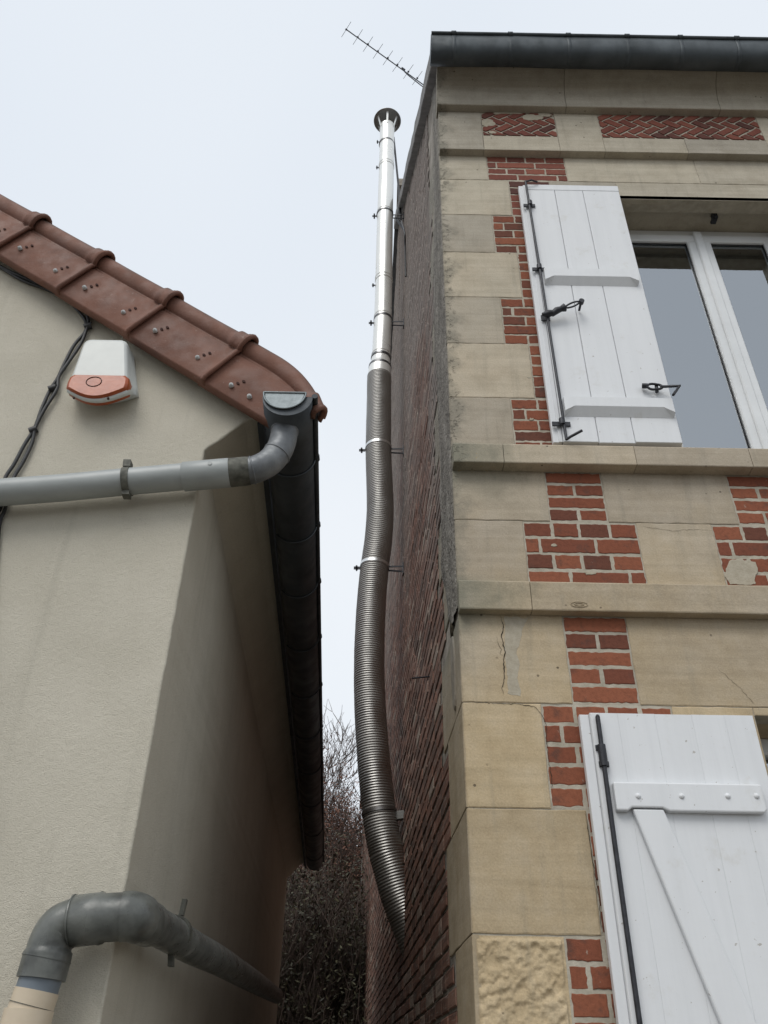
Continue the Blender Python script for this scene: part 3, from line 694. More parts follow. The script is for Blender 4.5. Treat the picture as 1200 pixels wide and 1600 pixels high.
# old slot with a hole at the corner, and a stray nail
sl_ = MB(); q0 = [P(706, 992, 2.95), P(706, 1090, 2.90)]
poly = [(2.86 + .045 * math.cos(a), 2.79 + .15 * math.sin(a)) for a in [k * math.pi / 8 for k in range(16)]]
sl_.slab(poly, lambda a, b, c: (xs(a) - c, a, b), .009, .003, .5, .001); sl_.build('render_patch', 'stone_grey', house)
hl = MB(); hl.slab([(2.86 + .02 * math.cos(a), 2.965 + .03 * math.sin(a)) for a in [k * math.pi / 5 for k in range(10)]], lambda a, b, c: (xs(a) - c, a, b), .011, .001, .5, .004); hl.build('wall_hole', 'crack', house)
def sidept(x, y, off=0.):
    d = cF * FPX + cX * (x - 600) - cU * (y - 800); t = (XC - off - ALLEY * 2.70) / (d.x - ALLEY * d.y)
    return Vector((d.x * t, d.y * t, d.z * t + CAMZ))
nl = MB(); p_ = sidept(672, 1057); nl.tube([p_, p_ + Vector((-.09, -.02, -.02))], .004, 6); nl.build('nail', 'iron', house)

# upper window: reveal, rebate, frame, mullion, glass
wn = MB(); x0, x1, z0, z1 = WIN
rev = MB()
rev.box((x0 - .06, D + .05, z0 - .1), (x0, 3.10, z1 + .04)); rev.box((x1, D + .05, z0 - .1), (x1 + .06, 3.10, z1 + .04)); rev.box((x0, D + .0, z1 + .032), (x1, 3.10, z1 + .09))
rev.box((x0 - .0, D - .03, z1 + .001), (x1 + .0, D + .02, z1 + .03)); rev.box((x0, D + .02, z1 + .012), (x1, D + .045, z1 + .031))
rev.box((x0, D - .02, z0 - .08), (x1, 3.10, z0 - .004))
rev.build('window_reveal', 'stone', house)
WY = 2.92
wf = tag(bpy.data.objects.new('window', None)); C.objects.link(wf); wf.parent = house
fr = MB(); za, zb = z0 + .0, z1 + .03
fr.box((x0, WY, zb - .052), (x1, WY + .07, zb), .5, .004); fr.box((x0, WY, za), (x1, WY + .07, za + .06), .5, .004)
fr.box((x0, WY, za + .06), (x0 + .05, WY + .07, zb - .052), .5, .004); fr.box((x1 - .05, WY, za + .06), (x1, WY + .07, zb - .052), .5, .004)
fr.build('window_frame', 'pvc_white', wf)
cx = 1.765
for (a, b) in ((x0 + .052, cx - .012), (cx + .012, x1 - .052)):
    sh = MB(); y = WY - .012
    sh.box((a, y, zb - .112), (b, y + .06, zb - .054), .5, .006); sh.box((a, y, za + .062), (b, y + .06, za + .12), .5, .006)
    sh.box((a, y, za + .12), (a + .055, y + .06, zb - .112), .5, .006); sh.box((b - .055, y, za + .12), (b, y + .06, zb - .112), .5, .006)
    o = sh.build('sash', 'pvc_white', wf)
    gs = MB(); gs.box((a + .05, y + .025, za + .11), (b - .05, y + .03, zb - .10)); gs.build('pane', 'glass', wf)
    gk = MB()
    for (p0, p1) in (((a + .055, za + .12), (a + .055, zb - .112)), ((b - .055, za + .12), (b - .055, zb - .112)), ((a + .055, zb - .112), (b - .055, zb - .112))):
        gk.tube([(p0[0], y + .02, p0[1]), (p1[0], y + .02, p1[1])], .004, 6)
    gk.build('gasket', 'rubber', wf)
mu = MB(); mu.box((cx - .024, WY - .026, za + .063), (cx + .024, WY + .03, zb - .035), .5, .006); mu.build('mullion', 'pvc_white', wf)
rm = MB(); a0, a1, b0, b1, e0, e1 = x0 - .6, x1 + .8, WY + .10, WY + 2.6, z0 - .9, z1 + .12
rm.add([(a0, b0, e0), (a1, b0, e0), (a1, b1, e0), (a0, b1, e0), (a0, b0, e1), (a1, b0, e1), (a1, b1, e1), (a0, b1, e1)], [(0, 1, 2, 3), (4, 7, 6, 5), (2, 6, 7, 3), (1, 5, 6, 2), (0, 3, 7, 4)])
rm.build('room_wall', 'curtain', house)
hk = MB(); p_ = P(1108, 318, D + .08); hk.box((p_.x - .012, D + .06, WIN[3] - .02), (p_.x + .012, D + .09, WIN[3] + .03)); hk.box((p_.x - .02, D + .07, WIN[3] - .03), (p_.x + .008, D + .10, WIN[3] - .012)); hk.build('shutter_catch', 'iron', house)
# lower opening
x0, x1, z0, z1 = DOOR
rv = MB(); rv.box((x0 - .06, D + .05, 0), (x0, 3.10, z1)); rv.box((x1, D + .05, 0), (x1 + .06, 3.1, z1)); rv.box((x0 - .06, D + .0505, z1 + .001), (x1 + .06, 3.1, z1 + .06)); rv.build('window_reveal', 'stone', house)
wf2 = bpy.data.objects.new('window', None); C.objects.link(wf2); wf2.parent = house
fr = MB()
for a, b, c_, d_ in ((x0, x1, z1 - .06, z1), (x0, x0 + .06, 0, z1 - .06), (x1 - .06, x1, 0, z1 - .06), (1.73, 1.79, 0, z1 - .06)): fr.box((a, WY, c_), (b, WY + .07, d_), .5, .004)
fr.build('window_frame', 'pvc_white', wf2)
for a, b in ((x0 + .06, 1.73), (1.79, x1 - .06)):
    gs = MB(); gs.box((a - .004, WY + .03, .05), (b + .004, WY + .035, z1 - .055)); gs.build('pane', 'glass', wf2)
rm = MB(); b0, b1, e1 = WY + .10, WY + 2.4, 2.9
rm.add([(a0, b0, .02), (a1, b0, .02), (a1, b1, .02), (a0, b1, .02), (a0, b0, e1), (a1, b0, e1), (a1, b1, e1), (a0, b1, e1)], [(0, 1, 2, 3), (4, 7, 6, 5), (2, 6, 7, 3), (1, 5, 6, 2), (0, 3, 7, 4)])
rm.build('room_wall', 'curtain', house)
# far walls so the house is closed
cw = MB(); cw.add([(XR, D, 0), (XR, YB, 0), (XR, YB, 6.9), (XR, RY, 10.4), (XR, D, 6.9)], [(0, 1, 2, 3, 4)]); cw.add([(xs(YB), YB, 0), (XR, YB, 0), (XR, YB, 6.9), (xs(YB), YB, 6.9)], [(0, 1, 2, 3)]); cw.build('rear_wall', 'mortar_side', house)
# chimney stack at the ridge
ch = MB(); cy0, cy1 = 6.05, 6.75; cxl = xs(6.1)
ch.box((cxl, cy0, 8.6), (cxl + .55, cy1, 10.75)); ch.box((cxl - .04, cy0 - .04, 10.75), (cxl + .59, cy1 + .04, 10.84)); ch.box((cxl - .02, cy0 - .02, 10.84), (cxl + .57, cy1 + .02, 10.92))
cs_ = ch.build('chimney_stack', 'mortar_side', house)
cb = MB(); rr = random.Random(5)
for c in range(32):
    z = 8.7 + c * CH
    if z > 10.68: break
    for (fx, u0, u1) in (('x', cy0, cy1), ('y', cxl, cxl + .55)):
        u = u0 - (.1 if c % 2 else 0)
        while u < u1:
            a, b = max(u, u0) + .004, min(u + .215, u1) - .004
            if b - a > .02:
                mf = (lambda p, q, k: (cxl - k, p, q)) if fx == 'x' else (lambda p, q, k: (p, cy0 - k, q))
                cb.slab([(a, z), (b, z), (b, z + CH - .009), (a, z + CH - .009)], mf, .008, .003, rr.random(), 0)
            u += .22
cb.build('chimney_brick', 'brick_side', cs_)

# shutters
def knuckle(mb, p, q, r): mb.tube([p, q], r, 8)
def upper_shutter():
    sp = bpy.data.objects.new('shutter', None); C.objects.link(sp); sp.parent = house; sp.location = (.98 - XC, -.05, 3.75)
    sp['label'] = 'first floor shutter with two bevelled battens'
    z0, z1 = 3.752, 5.604; yf, yb = 2.648, 2.676
    xe = [.752, .9035, 1.0575, 1.2575]
    for i in range(3):
        b = MB(); dz = (0, -.003, .004)[i]; n = 10; xa, xb = xe[i] + .0012, xe[i + 1] - .0012
        b.box((xa, yf, z0 + dz), (xb, yb, z1 - .05 - .0008), .5, .0022); b.build('plank', 'paint', sp)
    tp = MB(); tp.box((.752, yf, z1 - .0488), (1.2575, yb, z1), .5, .002); tp.build('top_rail', 'paint', sp)
    bl = MB(); bl.box((.712, yf + .012, z0 + .004), (.7505, yb + .008, z1 + .001), .5, .002); bl.box((.735, yf + .006, z0 + .004), (.7508, yf + .012, z1), .5); bl.build('back_leaf', 'paint', sp)
    for (za, zb, a, b) in ((4.757, 4.852, .772, 1.232), (3.893, 3.985, .772, 1.245)):
        bt = MB(); y1 = yf - .0005; y0 = yf - .028; e = .045
        # the batten narrows towards its face at the lower ends
        vs = [(a, y1, za), (b, y1, za), (b, y1, zb), (a, y1, zb), (a + e, y0, za + .032), (b - e, y0, za + .032), (b - .004, y0, zb), (a + .004, y0, zb)]
        vs = [(a, y1, za), (b, y1, za), (b, y1, zb), (a, y1, zb), (a + .004, y0, za + .045), (b - .004, y0, za + .045), (b - .004, y0, zb - .003), (a + .004, y0, zb - .003), (a + e, y0 + .002, za + .045), (b - e, y0 + .002, za + .045)]
        bt.add(vs, [(4, 5, 6, 7), (0, 1, 5, 4), (1, 2, 6, 5), (3, 0, 4, 7), (2, 3, 7, 6)])
        bt = MB(); vs = [(a, y0, zb), (b, y0, zb), (b, y0, za + .012), (b - e, y0, za + .040), (a + e, y0, za + .040), (a, y0, za + .012), (a, y1, zb), (b, y1, zb), (b, y1, za), (a, y1, za)]
        bt.add(vs, [(5, 4, 3, 2, 1, 0), (0, 1, 7, 6), (1, 2, 8, 7), (5, 0, 6, 9), (4, 5, 9), (2, 3, 8), (3, 4, 9, 8)])
        bt.build('batten', 'paint', sp)
    rod = MB(); y = 2.628; X = .748
    rod.tube([(X - .003, y, 5.60), (X + .005, y, 4.9), (X + .008, y, 4.4), (X + .012, y, 3.745)], .0065, 8)
    rod.tube([(X - .003, y, 5.598), (X + .03, y - .004, 5.607), (X + .065, y + .01, 5.611)], .005, 8)
    rod.tube([(X + .012, y, 3.747), (X + .028, y - .012, 3.752), (X + .075, y - .03, 3.772)], .006, 8)
    for z, s_ in ((5.40, 1), (4.87, 1), (3.845, 1.25)):
        rod.box((X - .028 * s_, yf - .008, z - .011), (X + .034 * s_, yf - .001, z + .011)); rod.tube([(X + .004, y, z - .016), (X + .004, y, z + .016)], .0125, 10)
    rod.build('espagnolette_rod', 'iron', sp)
    # handle: twisted link with a ring end
    h = MB(); p = P(857, 490, 2.615); q = P(908, 471, 2.59); d = q - p
    h.tube([p + Vector((-.03, 0, -.006)), p, p + Vector((.02, -.006, 0))], [.008, .018, .014], 8)
    h.box((p.x - .03, yf - .006, p.z - .016), (p.x + .012, yf - .001, p.z + .02))
    h.tube([p + Vector((.015, 0, -.005)), p + d * .25, p + d * .45], [.013, .017, .012], 8); h.tube([p + d * .4, p + d * .5], [.015, .02], 8)
    for s_ in (-1, 1):
        pts = [p + d * .48, p + d * .62 + Vector((0, 0, .011 * s_)), p + d * .8 + Vector((0, 0, .013 * s_)), p + d * .96 + Vector((0, 0, .004 * s_))]
        h.tube(smooth_path(pts, 5), .0045, 6)
    h.tube([q + Vector((0, .012, 0)), q + Vector((.002, -.008, 0))], .013, 12); h.tube([q + Vector((0, -.008, 0)), q + Vector((0, .05, -.006))], .006, 8)
    h.build('handle', 'iron', sp)
    # latch bar near the free edge
    l = MB(); p = P(1010, 604, 2.622); q = P(1062, 603, 2.60); r_ = P(1052, 617, 2.58)
    l.tube([P(1003, 603, 2.63), P(1012, 603, 2.625)], .012, 10)
    for s_ in (-1, 1): l.tube(smooth_path([p, p + Vector((.02, 0, .016 * s_)), p + Vector((.055, 0, .013 * s_)), p + Vector((.07, 0, .004 * s_))], 5), .0055, 6)
    l.tube([p + Vector((.045, .01, -.022)), p + Vector((.05, .01, .022))], .008, 8)
    l.tube([p + Vector((.06, 0, 0)), q, r_], .0065, 8); l.build('latch', 'iron', sp)
    return sp
upper_shutter()
def lower_shutter():
    sp = bpy.data.objects.new('shutter', None); C.objects.link(sp); sp.parent = house; sp.location = (.98 - XC, -.05, 2.0)
    sp['label'] = 'ground floor shutter with a bolted batten and diagonal brace'
    z0, z1 = .75, 2.556; yf, yb = 2.648, 2.677; rr = random.Random(2)
    xe = [.706, .80, .925, 1.05, 1.16, 1.2575]
    for i in range(5):
        b = MB(); b.box((xe[i] + .0001, yf, z0), (xe[i + 1] - .0001, yb, z1 + (0, .0, -.0008, 0, .0006)[i]), .5, .0007); b.build('plank', 'paint', sp)
    bl = MB(); bl.box((.674, yf + .012, z0), (.7055, yb + .008, z1 - .002), .5, .002); bl.build('back_leaf', 'paint', sp)
    st = MB(); st.box((.7062, yf - .006, z0), (.738, yf - .0005, z1 - .0015), .5, .003); st.build('edge_strip', 'paint', sp)
    # bolted batten with a stepped lower edge
    za, zb = 2.226, 2.318; a, b = .745, 1.2175; y0 = yf - .026
    pts = [(a, za), (a + .05, za), (a + .057, za + .012), (a + .158, za + .012), (a + .17, za), (b, za), (b, zb), (a, zb)]
    pts = [(a, za + .003), (a + .035, za + .003), (a + .05, za + .013), (a + .145, za + .013), (a + .165, za + .003), (b - .01, za + .003), (b, za + .012), (b, zb), (a, zb)]
    bt = MB(); bt.prism(pts, y0, yf - .0005); bt.build('batten', 'paint', sp, bevel=.005)
    bt = MB(); bt.box((a, y0, 1.02), (b, yf - .0005, 1.12)); bt.build('batten', 'paint', sp, bevel=.005)
    br = MB(); p0, p1 = Vector((.845, 0, 2.236)), Vector((1.14, 0, 1.121)); d = (p1 - p0); hw = .049
    poly = [(p0.x - hw, p0.z), (p1.x - hw, p1.z), (p1.x + hw, p1.z), (p0.x + hw, p0.z)]
    br.prism(poly, yf - .021, yf - .0005); br.build('brace', 'paint', sp, bevel=.006)
    bo = MB()
    for px in (997, 1065, 1137, 1182):
        c_ = P(px, 1244, y0); r_ = .009
        rings = [[(c_.x + math.cos(q) * r_ * k, y0 - h_, c_.z + math.sin(q) * r_ * k) for q in [j * math.pi / 6 for j in range(13)]] for k, h_ in ((1, 0), (.9, .003), (.6, .0055), (.05, .0065))]
        bo.sheet(rings, .5, True)
    bo.build('bolt_head', 'paint', sp)
    rod = MB(); y = 2.632
    rod.tube([(.7275, y, 2.535), (.7255, y, 2.2), (.7245, y, 1.6), (.724, y, .78)], .0078, 10)
    rod.tube([(.7275, y, 2.536), (.7275, y, 2.543)], [.0078, .004], 10)
    for z in (2.405,):
        rod.tube([(.7265, y, z - .035), (.7265, y, z + .035)], .0135, 10); rod.box((.7265 - .018, yf - .012, z + .018), (.7265 + .014, yf - .006, z + .036)); rod.box((.7265 - .014, yf - .012, z - .036), (.7265 + .018, yf - .006, z - .018))
    for z in (1.55, .95): rod.tube([(.724, y, z - .03), (.724, y, z + .03)], .012, 10)
    rod.build('espagnolette_rod', 'iron', sp)
lower_shutter()

# ================================================================== REAR BRICK WALL behind the tall house
ax = thing('brick_outbuilding', (xs(YB), YB, 0), 'long brick outbuilding wall running on behind the tall stone and brick house', 'outbuilding')
ab = MB(); Y1 = 14.85
ab.add([(xs(YB + .02) + .004, YB + .02, 0), (xs(Y1) + .004, Y1, 0), (xs(Y1) + .004, Y1, 5.6), (xs(YB) + .004, YB + .02, 5.6), (XR, YB + .02, 0), (XR, Y1, 0), (XR, Y1, 5.6), (XR, YB + .02, 5.6)], [(3, 2, 1, 0), (1, 2, 6, 5), (4, 5, 6, 7)])
ab.build('wall', 'mortar_side', ax)
bb = MB(); side_bricks(bb, lambda z: YB + .03, Y1 - .06, .3, lambda Y: 5.6, 11); bb.build('brickwork', 'brick_side', ax)
eg = MB(); eg.box((xs(Y1) - .012, Y1 - .06, 0), (xs(Y1) + .12, Y1 + .004, 5.6)); eg.build('corner_strip', 'cement', ax)
ar = MB(); ar.add([(xs(YB) - .08, YB + .02, 5.6), (xs(Y1) - .08, Y1 + .1, 5.6), (XR, Y1 + .1, 5.6), (XR, YB + .02, 5.6), (2.4, YB + .02, 6.4), (2.4, Y1 + .1, 6.4)], [(0, 1, 5, 4), (4, 5, 2, 3), (0, 4, 3), (1, 2, 5), (0, 3, 2, 1)]); ar.build('roof', 'slate', ax)

# ================================================================== STUCCO HOUSE (left)
LY = 2.15
lx = lambda Y, off=0.: -.6095 + off + ALLEY * (Y - LY)
lh = thing('stucco_house', (-.61, LY, 0), 'low house with cream stucco gable wall under a red tiled verge', 'house')
SL = math.atan(.744); ux, uz = math.cos(SL), -math.sin(SL); RX = -3.9; LE = 9.0
zlow = lambda x: 4.18 - .744 * (x + 1.545)                   # lower edge of the verge flange
bodyp = [(-7.2, 0)] + []
prof = [(0, z) for z in [k * .055 for k in range(0, 60)]]
prof = [(0, 0.0)] + [(.0016 * noise.noise(Vector((z * 9, 1, 1))) + .0022 * noise.noise(Vector((z * 31, 7, 1))), z) for z in [k * .04 for k in range(1, 81)]] + [(.0, 3.235), (.0, 3.262), (.012, 3.278), (.04, 3.302), (.08, 3.348), (.12, 3.392), (.135, 3.402), (.165, 3.415), (.20, 3.44)]
poly = [(lx(LY) + o, z) for o, z in prof] + [(-.405, zlow(-.405) + .10), (RX, zlow(RX) + .10), (-7.2, zlow(RX) + .10 - .744 * 3.3), (-7.2, 0)]
wb = MB(); npf = len(prof)
wb.add([(x, LY, z) for x, z in poly], [tuple(range(len(poly)))])
ys = [LY + (LE - LY) * (k / 30) ** 1.3 for k in range(31)]
wb.sheet([[(lx(y, o), y, z) for o, z in prof] for y in ys][::-1], .5, False)
wb.add([(lx(LE), LE, 0), (lx(LE), LE, 3.4), (RX, LE, zlow(RX) + .1), (-7.2, LE, 3.4), (-7.2, LE, 0), (-7.2, LY, 0), (-7.2, LY, 3.4)], [(0, 1, 2, 3, 4), (3, 6, 5, 4)])
me = wb.build('wall', 'stucco', lh)
import bmesh
b_ = bmesh.new(); b_.from_mesh(me.data); bmesh.ops.remove_doubles(b_, verts=b_.verts, dist=.0004); b_.to_mesh(me.data); b_.free()
k = me.modifiers.new('bevel', 'BEVEL'); k.width = .007; k.segments = 3; k.limit_method = 'ANGLE'; k.angle_limit = R(60); k.use_clamp_overlap = True
# fascia behind the gutter and the roof deck
gz, gr = 3.372, .083; gx = lambda Y: -.325 + ALLEY * (Y - 2.0)
fa = MB(); fa.bar((gx(2.12) - .10, 2.13, 3.415), (gx(LE) - .10, LE, 3.415), (.02, 0, 0), (0, 0, .10)); fa.build('fascia_board', 'zinc_left', lh)
dk = MB(); x0, x1 = RX, -.30
for xa, xb in ((RX, -.36), (RX, -7.5)):
    za, zb = zlow(RX) + .13, zlow(xb) + .13 if xb > RX else zlow(RX) + .13 - .744 * 3.6
    dk.add([(xa, 2.13, za), (xb, 2.13, zb), (xb + ALLEY * 7, LE + .1, zb), (xa, LE + .1, za), (xa, 2.13, za + .05), (xb, 2.13, zb + .05), (xb + ALLEY * 7, LE + .1, zb + .05), (xa, LE + .1, za + .05)], [(0, 1, 2, 3), (7, 6, 5, 4), (0, 4, 5, 1), (1, 5, 6, 2), (2, 6, 7, 3)])
dk.build('roof', 'tile', lh)
# half-round gutter
gm = MB(); rows_ = []
for k in range(41):
    y = 2.0 + (8.75 - 2.0) * k / 40; s_ = .004 * noise.noise(Vector((y, 3, 3)))
    rows_.append([(gx(y) - gr * math.cos(a) + s_, y, gz - gr * math.sin(a) + s_ * .5) for a in [math.pi * j / 14 for j in range(15)]])
gm.sheet(rows_, .5, True); lg = gm.build('gutter', 'zinc_left', lh, solid=-.002)
bd = MB(); bd.tube([(gx(y) + gr + .006, y, gz + .004) for y in (1.998, 2.3, 4, 6, 8.75)], .010, 10); bd.build('bead', 'zinc_left', lg)
ec = MB(); cxg = gx(2.0) - .010; rc = .070; y0 = 1.992
arc = [math.pi * j / 20 for j in range(21)]
ec.add([(cxg - rc * math.cos(a), y0 + .004, gz + .012 - rc * math.sin(a)) for a in arc], [tuple(range(21))])
ec.add([(cxg - (rc - .006) * math.cos(a), y0 + .001, gz + .008 - (rc - .008) * math.sin(a)) for a in arc], [tuple(range(21))])
ec.tube([(cxg - rc * math.cos(a), y0, gz + .012 - rc * math.sin(a)) for a in arc], .0028, 8); ec.tube([(cxg - rc, y0, gz + .012), (cxg + rc, y0, gz + .012)], .0032, 8)
ec.build('end_cap', 'zinc_light', lg)
ef = MB(); ef.add([(gx(2) - gr * math.cos(a), 1.9985, gz - gr * math.sin(a)) for a in arc], [tuple(range(21))]); ef.build('end_plate', 'zinc_left', lg)
for y in (2.32, 2.75, 3.2, 3.75, 4.35, 5.0, 5.7, 6.5, 7.4, 8.3):
    s_ = MB(); s_.tube([(gx(y) - (gr + .004) * math.cos(a), y, gz - (gr + .004) * math.sin(a)) for a in arc[4:]], .0035, 6)
    s_.tube([(gx(y) + gr + .006, y - .014, gz + .004), (gx(y) + gr + .006, y + .014, gz + .004)], .0135, 8); s_.build('gutter_strap', 'zinc_left', lg)
# verge tiles: flange, groove and roll, the lower lip of each lapping over the next
FYv = 2.075
def vt(xj, u, v, w_):       # tile-local to world: u down the slope, v square to it, w_ towards the viewer
    return (xj + u * ux + v * math.sin(SL), FYv - w_, zlow(xj) + u * uz + v * math.cos(SL))
TL = .3075 / ux
def tile_profile(g):
    pr = [(-.004, -.03), (0., 0.), (.006, .004), (.09, .003), (.170, .002), (.176, -.003), (.182, .001)]
    for k in range(13):
        a = -math.pi * .42 + k / 12 * math.pi * 1.30
        pr.append((.2225 + .041 * math.sin(a), -.019 + .033 * math.cos(a)))
    return [(v * (1 + g * .25) - g * .2 * .03, w_ + g) for v, w_ in pr]
tiles = []
def droop(p, u, v):         # the roll of the lowest tile bends down over the gutter
    t_ = max(0., (u - TL * .30) / (TL * .70)); k_ = max(0., min(1., (v - .10) / .12))
    return (p[0] - .035 * t_ ** 3 * k_, p[1], p[2] - .098 * t_ ** 2.2 * k_)
for k in range(-7, 4):
    xj = -1.567 + .3075 * k; t = MB(); rows_ = []; last = k == 3; N = 30
    for i in range(N + 1):
        u = -.02 + (TL + .035) * i / N; g = .001 + .010 * max(0, (u / TL)) ** 2
        if u > TL - .012: g += .007 + .0
        if TL - .03 < u <= TL - .012: g -= .001
        row = []
        clr = .012 * max(0., min(1., (u - TL + .055) / .012)) if u > TL - .06 else 0
        for v, w_ in tile_profile(g):
            dv = 0; du = 0
            if clr and v > .185:
                ex_, ey_ = v - .222, w_ + .022; l_ = math.hypot(ex_, ey_) or 1; v += ex_ / l_ * clr * .65; w_ += ey_ / l_ * clr
            p = vt(xj, u, v, w_)
            if last: p = droop(p, u, v)
            row.append(p)
        rows_.append(row)
    t.sheet([r_[::-1] for r_ in rows_], rnd.random(), True)
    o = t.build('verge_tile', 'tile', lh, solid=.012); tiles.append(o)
    lip = MB(); pr = [p for p in tile_profile(.0175)]; pts = []
    for i in range(1, len(pr) - 1):
        v, w_ = pr[i]
        if v > .185:
            ex_, ey_ = v - .222, w_ + .022; l_ = math.hypot(ex_, ey_) or 1; v += ex_ / l_ * .006; w_ += ey_ / l_ * .006
        p = vt(xj, TL + .010, v, w_ - .002)
        pts.append(droop(p, TL + .01, v) if last else p)
    lip.tube(pts, [.0085 + .0015 * min(1, max(0, (i - 5) / 4)) for i in range(len(pts))], 8); lip.build('lip', 'tile', o)
    for u, v in (((.106, .042), (.191, .042)) if last else ((.083, .070), (.303, .066))):
        sc_ = MB(); c_ = [vt(xj, u, v, w_) for w_ in (.008, .018, .0215)]
        r0 = [[(c[0] + rr_ * math.cos(a) * 1, c[1], c[2] + rr_ * math.sin(a)) for a in [j * math.pi / 7 for j in range(15)]] for c, rr_ in zip(c_, (.0088, .0078, .0002))]
        sc_.sheet(r0, .5, True); sc_.build('screw', 'screw', o)
        if last and u > .15: continue
        for dv, du in ((.024, .008), (.043, .018)):
            h = MB(); c = vt(xj, u + du, v + dv, .0075 + .009 * (u / TL) ** 2); ex = Vector((ux, 0, uz)); ez = Vector((math.sin(SL), 0, math.cos(SL)))
            h.add([tuple(Vector(c) + ex * (.0065 * math.cos(a)) + ez * (.0045 * math.sin(a)) + Vector((0, -.0012, 0))) for a in [j * math.pi / 6 for j in range(12)]] + [tuple(Vector(c) + ex * (.0065 * math.cos(a)) + ez * (.0045 * math.sin(a)) + Vector((0, .006, 0))) for a in [j * math.pi / 6 for j in range(12)]], [tuple(range(12)), tuple(range(12, 24))] + [(i, (i + 1) % 12, 12 + (i + 1) % 12, 12 + i) for i in range(12)])
            h.build('screw_hole', 'hole', o)

# ------------------------------------------------------------------ drain pipe along the gable
dp = thing('gable_drainpipe', tuple(P(345, 742, 2.085)), 'long grey plastic drainpipe crossing the stucco gable with a zinc bend to the gutter', 'drainpipe')
PY = 2.085
A = [P(-1400, 900, PY), P(-160, 784, PY), P(0, 769.5, PY), P(100, 762, PY), P(199, 752.5, PY), P(358, 738.5, PY)]
t = MB(); t.tube(A, .044, 32); t.build('pipe', 'pvc_grey', dp)
t = MB(); q0, q1 = P(286, 745, PY), P(359, 738.5, PY); t.tube([q0, q0.lerp(q1, .02), q0.lerp(q1, .98), q1], [.0445, .048, .048, .0465], 32); t.build('socket', 'pvc_grey', dp)
t = MB(); c_ = q0.lerp(q1, .62) + Vector((.0, -.047, .006)); t.tube([c_, c_ + Vector((0, -.003, 0))], .007, 12); t.build('stud', 'pvc_grey', dp)
bend = smooth_path([P(356, 739, PY), P(384, 736, PY), P(400, 733, PY), P(421, 722, PY), P(437, 702, PY), P(444, 678, PY), P(445.5, 655, PY), P(446, 640, PY)], 6)
t = MB(); t.tube(bend, [.0448] * len(bend), 32); t.build('zinc_bend', 'zinc_elbow', dp)
for i in (10, 22, 31):
    t = MB(); d_ = (bend[i + 1] - bend[i - 1]).normalized(); t.tube([bend[i] - d_ * .003, bend[i] - d_ * .0015, bend[i] + d_ * .0015, bend[i] + d_ * .003], [.0452, .0472, .0472, .0452], 32); t.build('solder_seam', 'zinc_elbow', dp)
t = MB(); q0, q1 = P(357, 738.8, PY), P(390, 735.5, PY); t.tube([q0, q0.lerp(q1, .1), q0.lerp(q1, .8), q1], [.045, .0475, .0475, .046], 32); t.build('dark_collar', 'clamp_dirty', dp)
t = MB(); c0 = P(199, 752.5, PY); dx = (P(358, 738.5, PY) - c0).normalized()
t.tube([c0 - dx * .011, c0 + dx * .011], .0475, 32)
up = Vector((dx.z * -1, 0, dx.x)); t.bar(c0 + up * .045 + Vector((0, -.01, 0)), c0 + up * .075 + Vector((0, -.006, 0)), (.024, 0, 0), (0, .03, 0)); t.bar(c0 + up * .058 + Vector((0, -.01, 0)), c0 + up * .058 + Vector((0, .07, 0)), (.01, 0, 0), (0, 0, .01))
t.bar(c0 - up * .044, c0 - up * .060, (.024, 0, 0), (0, .03, 0))
t.build('pipe_clamp', 'clamp_dirty', dp)

# ------------------------------------------------------------------ lower waste pipe turning into the alley
lp = thing('corner_waste_pipe', (-.78, 2.06, 0), 'grimy dark waste pipe bending round the stucco corner above a beige pipe', 'pipe')
WYp = 2.065; r0 = .0475
t = MB(); t.tube([(P(33, 1598, WYp).x - .03, WYp, .0), P(36, 1600, WYp) + Vector((-.012, 0, -.12)), P(58, 1548, WYp)], r0, 32); t.tube([P(30, 1640, WYp), P(46, 1578, WYp)], r0 + .004, 32); t.build('beige_pipe', 'pvc_beige', lp)
t = MB(); t.tube([P(56, 1552, WYp), P(67, 1520, WYp)], r0 - .002, 32); t.build('blue_ring', 'pvc_blue', lp)
pts = smooth_path([P(64, 1530, WYp), P(73, 1498, WYp), P(80, 1472, WYp), P(94, 1449, WYp), P(118, 1438, WYp)], 6)
t = MB(); t.tube(pts, [r0 + (.005 if i < 9 else .001) for i in range(len(pts))], 32); t.build('elbow', 'pvc_dark', lp)
pts = [P(114, 1439, WYp), P(160, 1434, 2.058), P(205, 1431, 2.062)]; t = MB(); t.tube([pts[0], pts[0].lerp(pts[1], .05), pts[1], pts[1].lerp(pts[2], .02), pts[2]], [r0 + .002, r0 + .0065, r0 + .0065, r0 + .003, r0 + .003], 32); t.build('straight_piece', 'pvc_dark', lp)
pts = smooth_path([P(190, 1432, 2.06), P(203, 1431.5, 2.064), P(214, 1434, 2.085), P(223, 1439, 2.13), P(233, 1444, 2.20)], 6); t = MB(); t.tube(pts, [r0 + (.005 if i < 15 else .002) for i in range(len(pts))], 32); t.build('elbow', 'pvc_dark', lp)
def lp_pt(x, y, off=.085):
    d = cF * FPX + cX * (x - 600) - cU * (y - 800); tt = (-.6095 + off - ALLEY * LY) / (d.x - ALLEY * d.y); return Vector((d.x * tt, d.y * tt, d.z * tt + CAMZ))
pts = [P(228, 1440, 2.16), P(258, 1455, 2.33), P(300, 1480, 2.62), P(345, 1503, 3.1), P(400, 1536, 4.2), P(432, 1556, 6.0)]
t = MB(); t.tube(smooth_path(pts, 5), .043, 28); t.build('alley_pipe', 'pvc_dark', lp)
c0 = P(272, 1460, 2.42); dx = (pts[1] - pts[0]).normalized(); t = MB(); t.tube([c0 - dx * .012, c0 + dx * .012], .0465, 28)
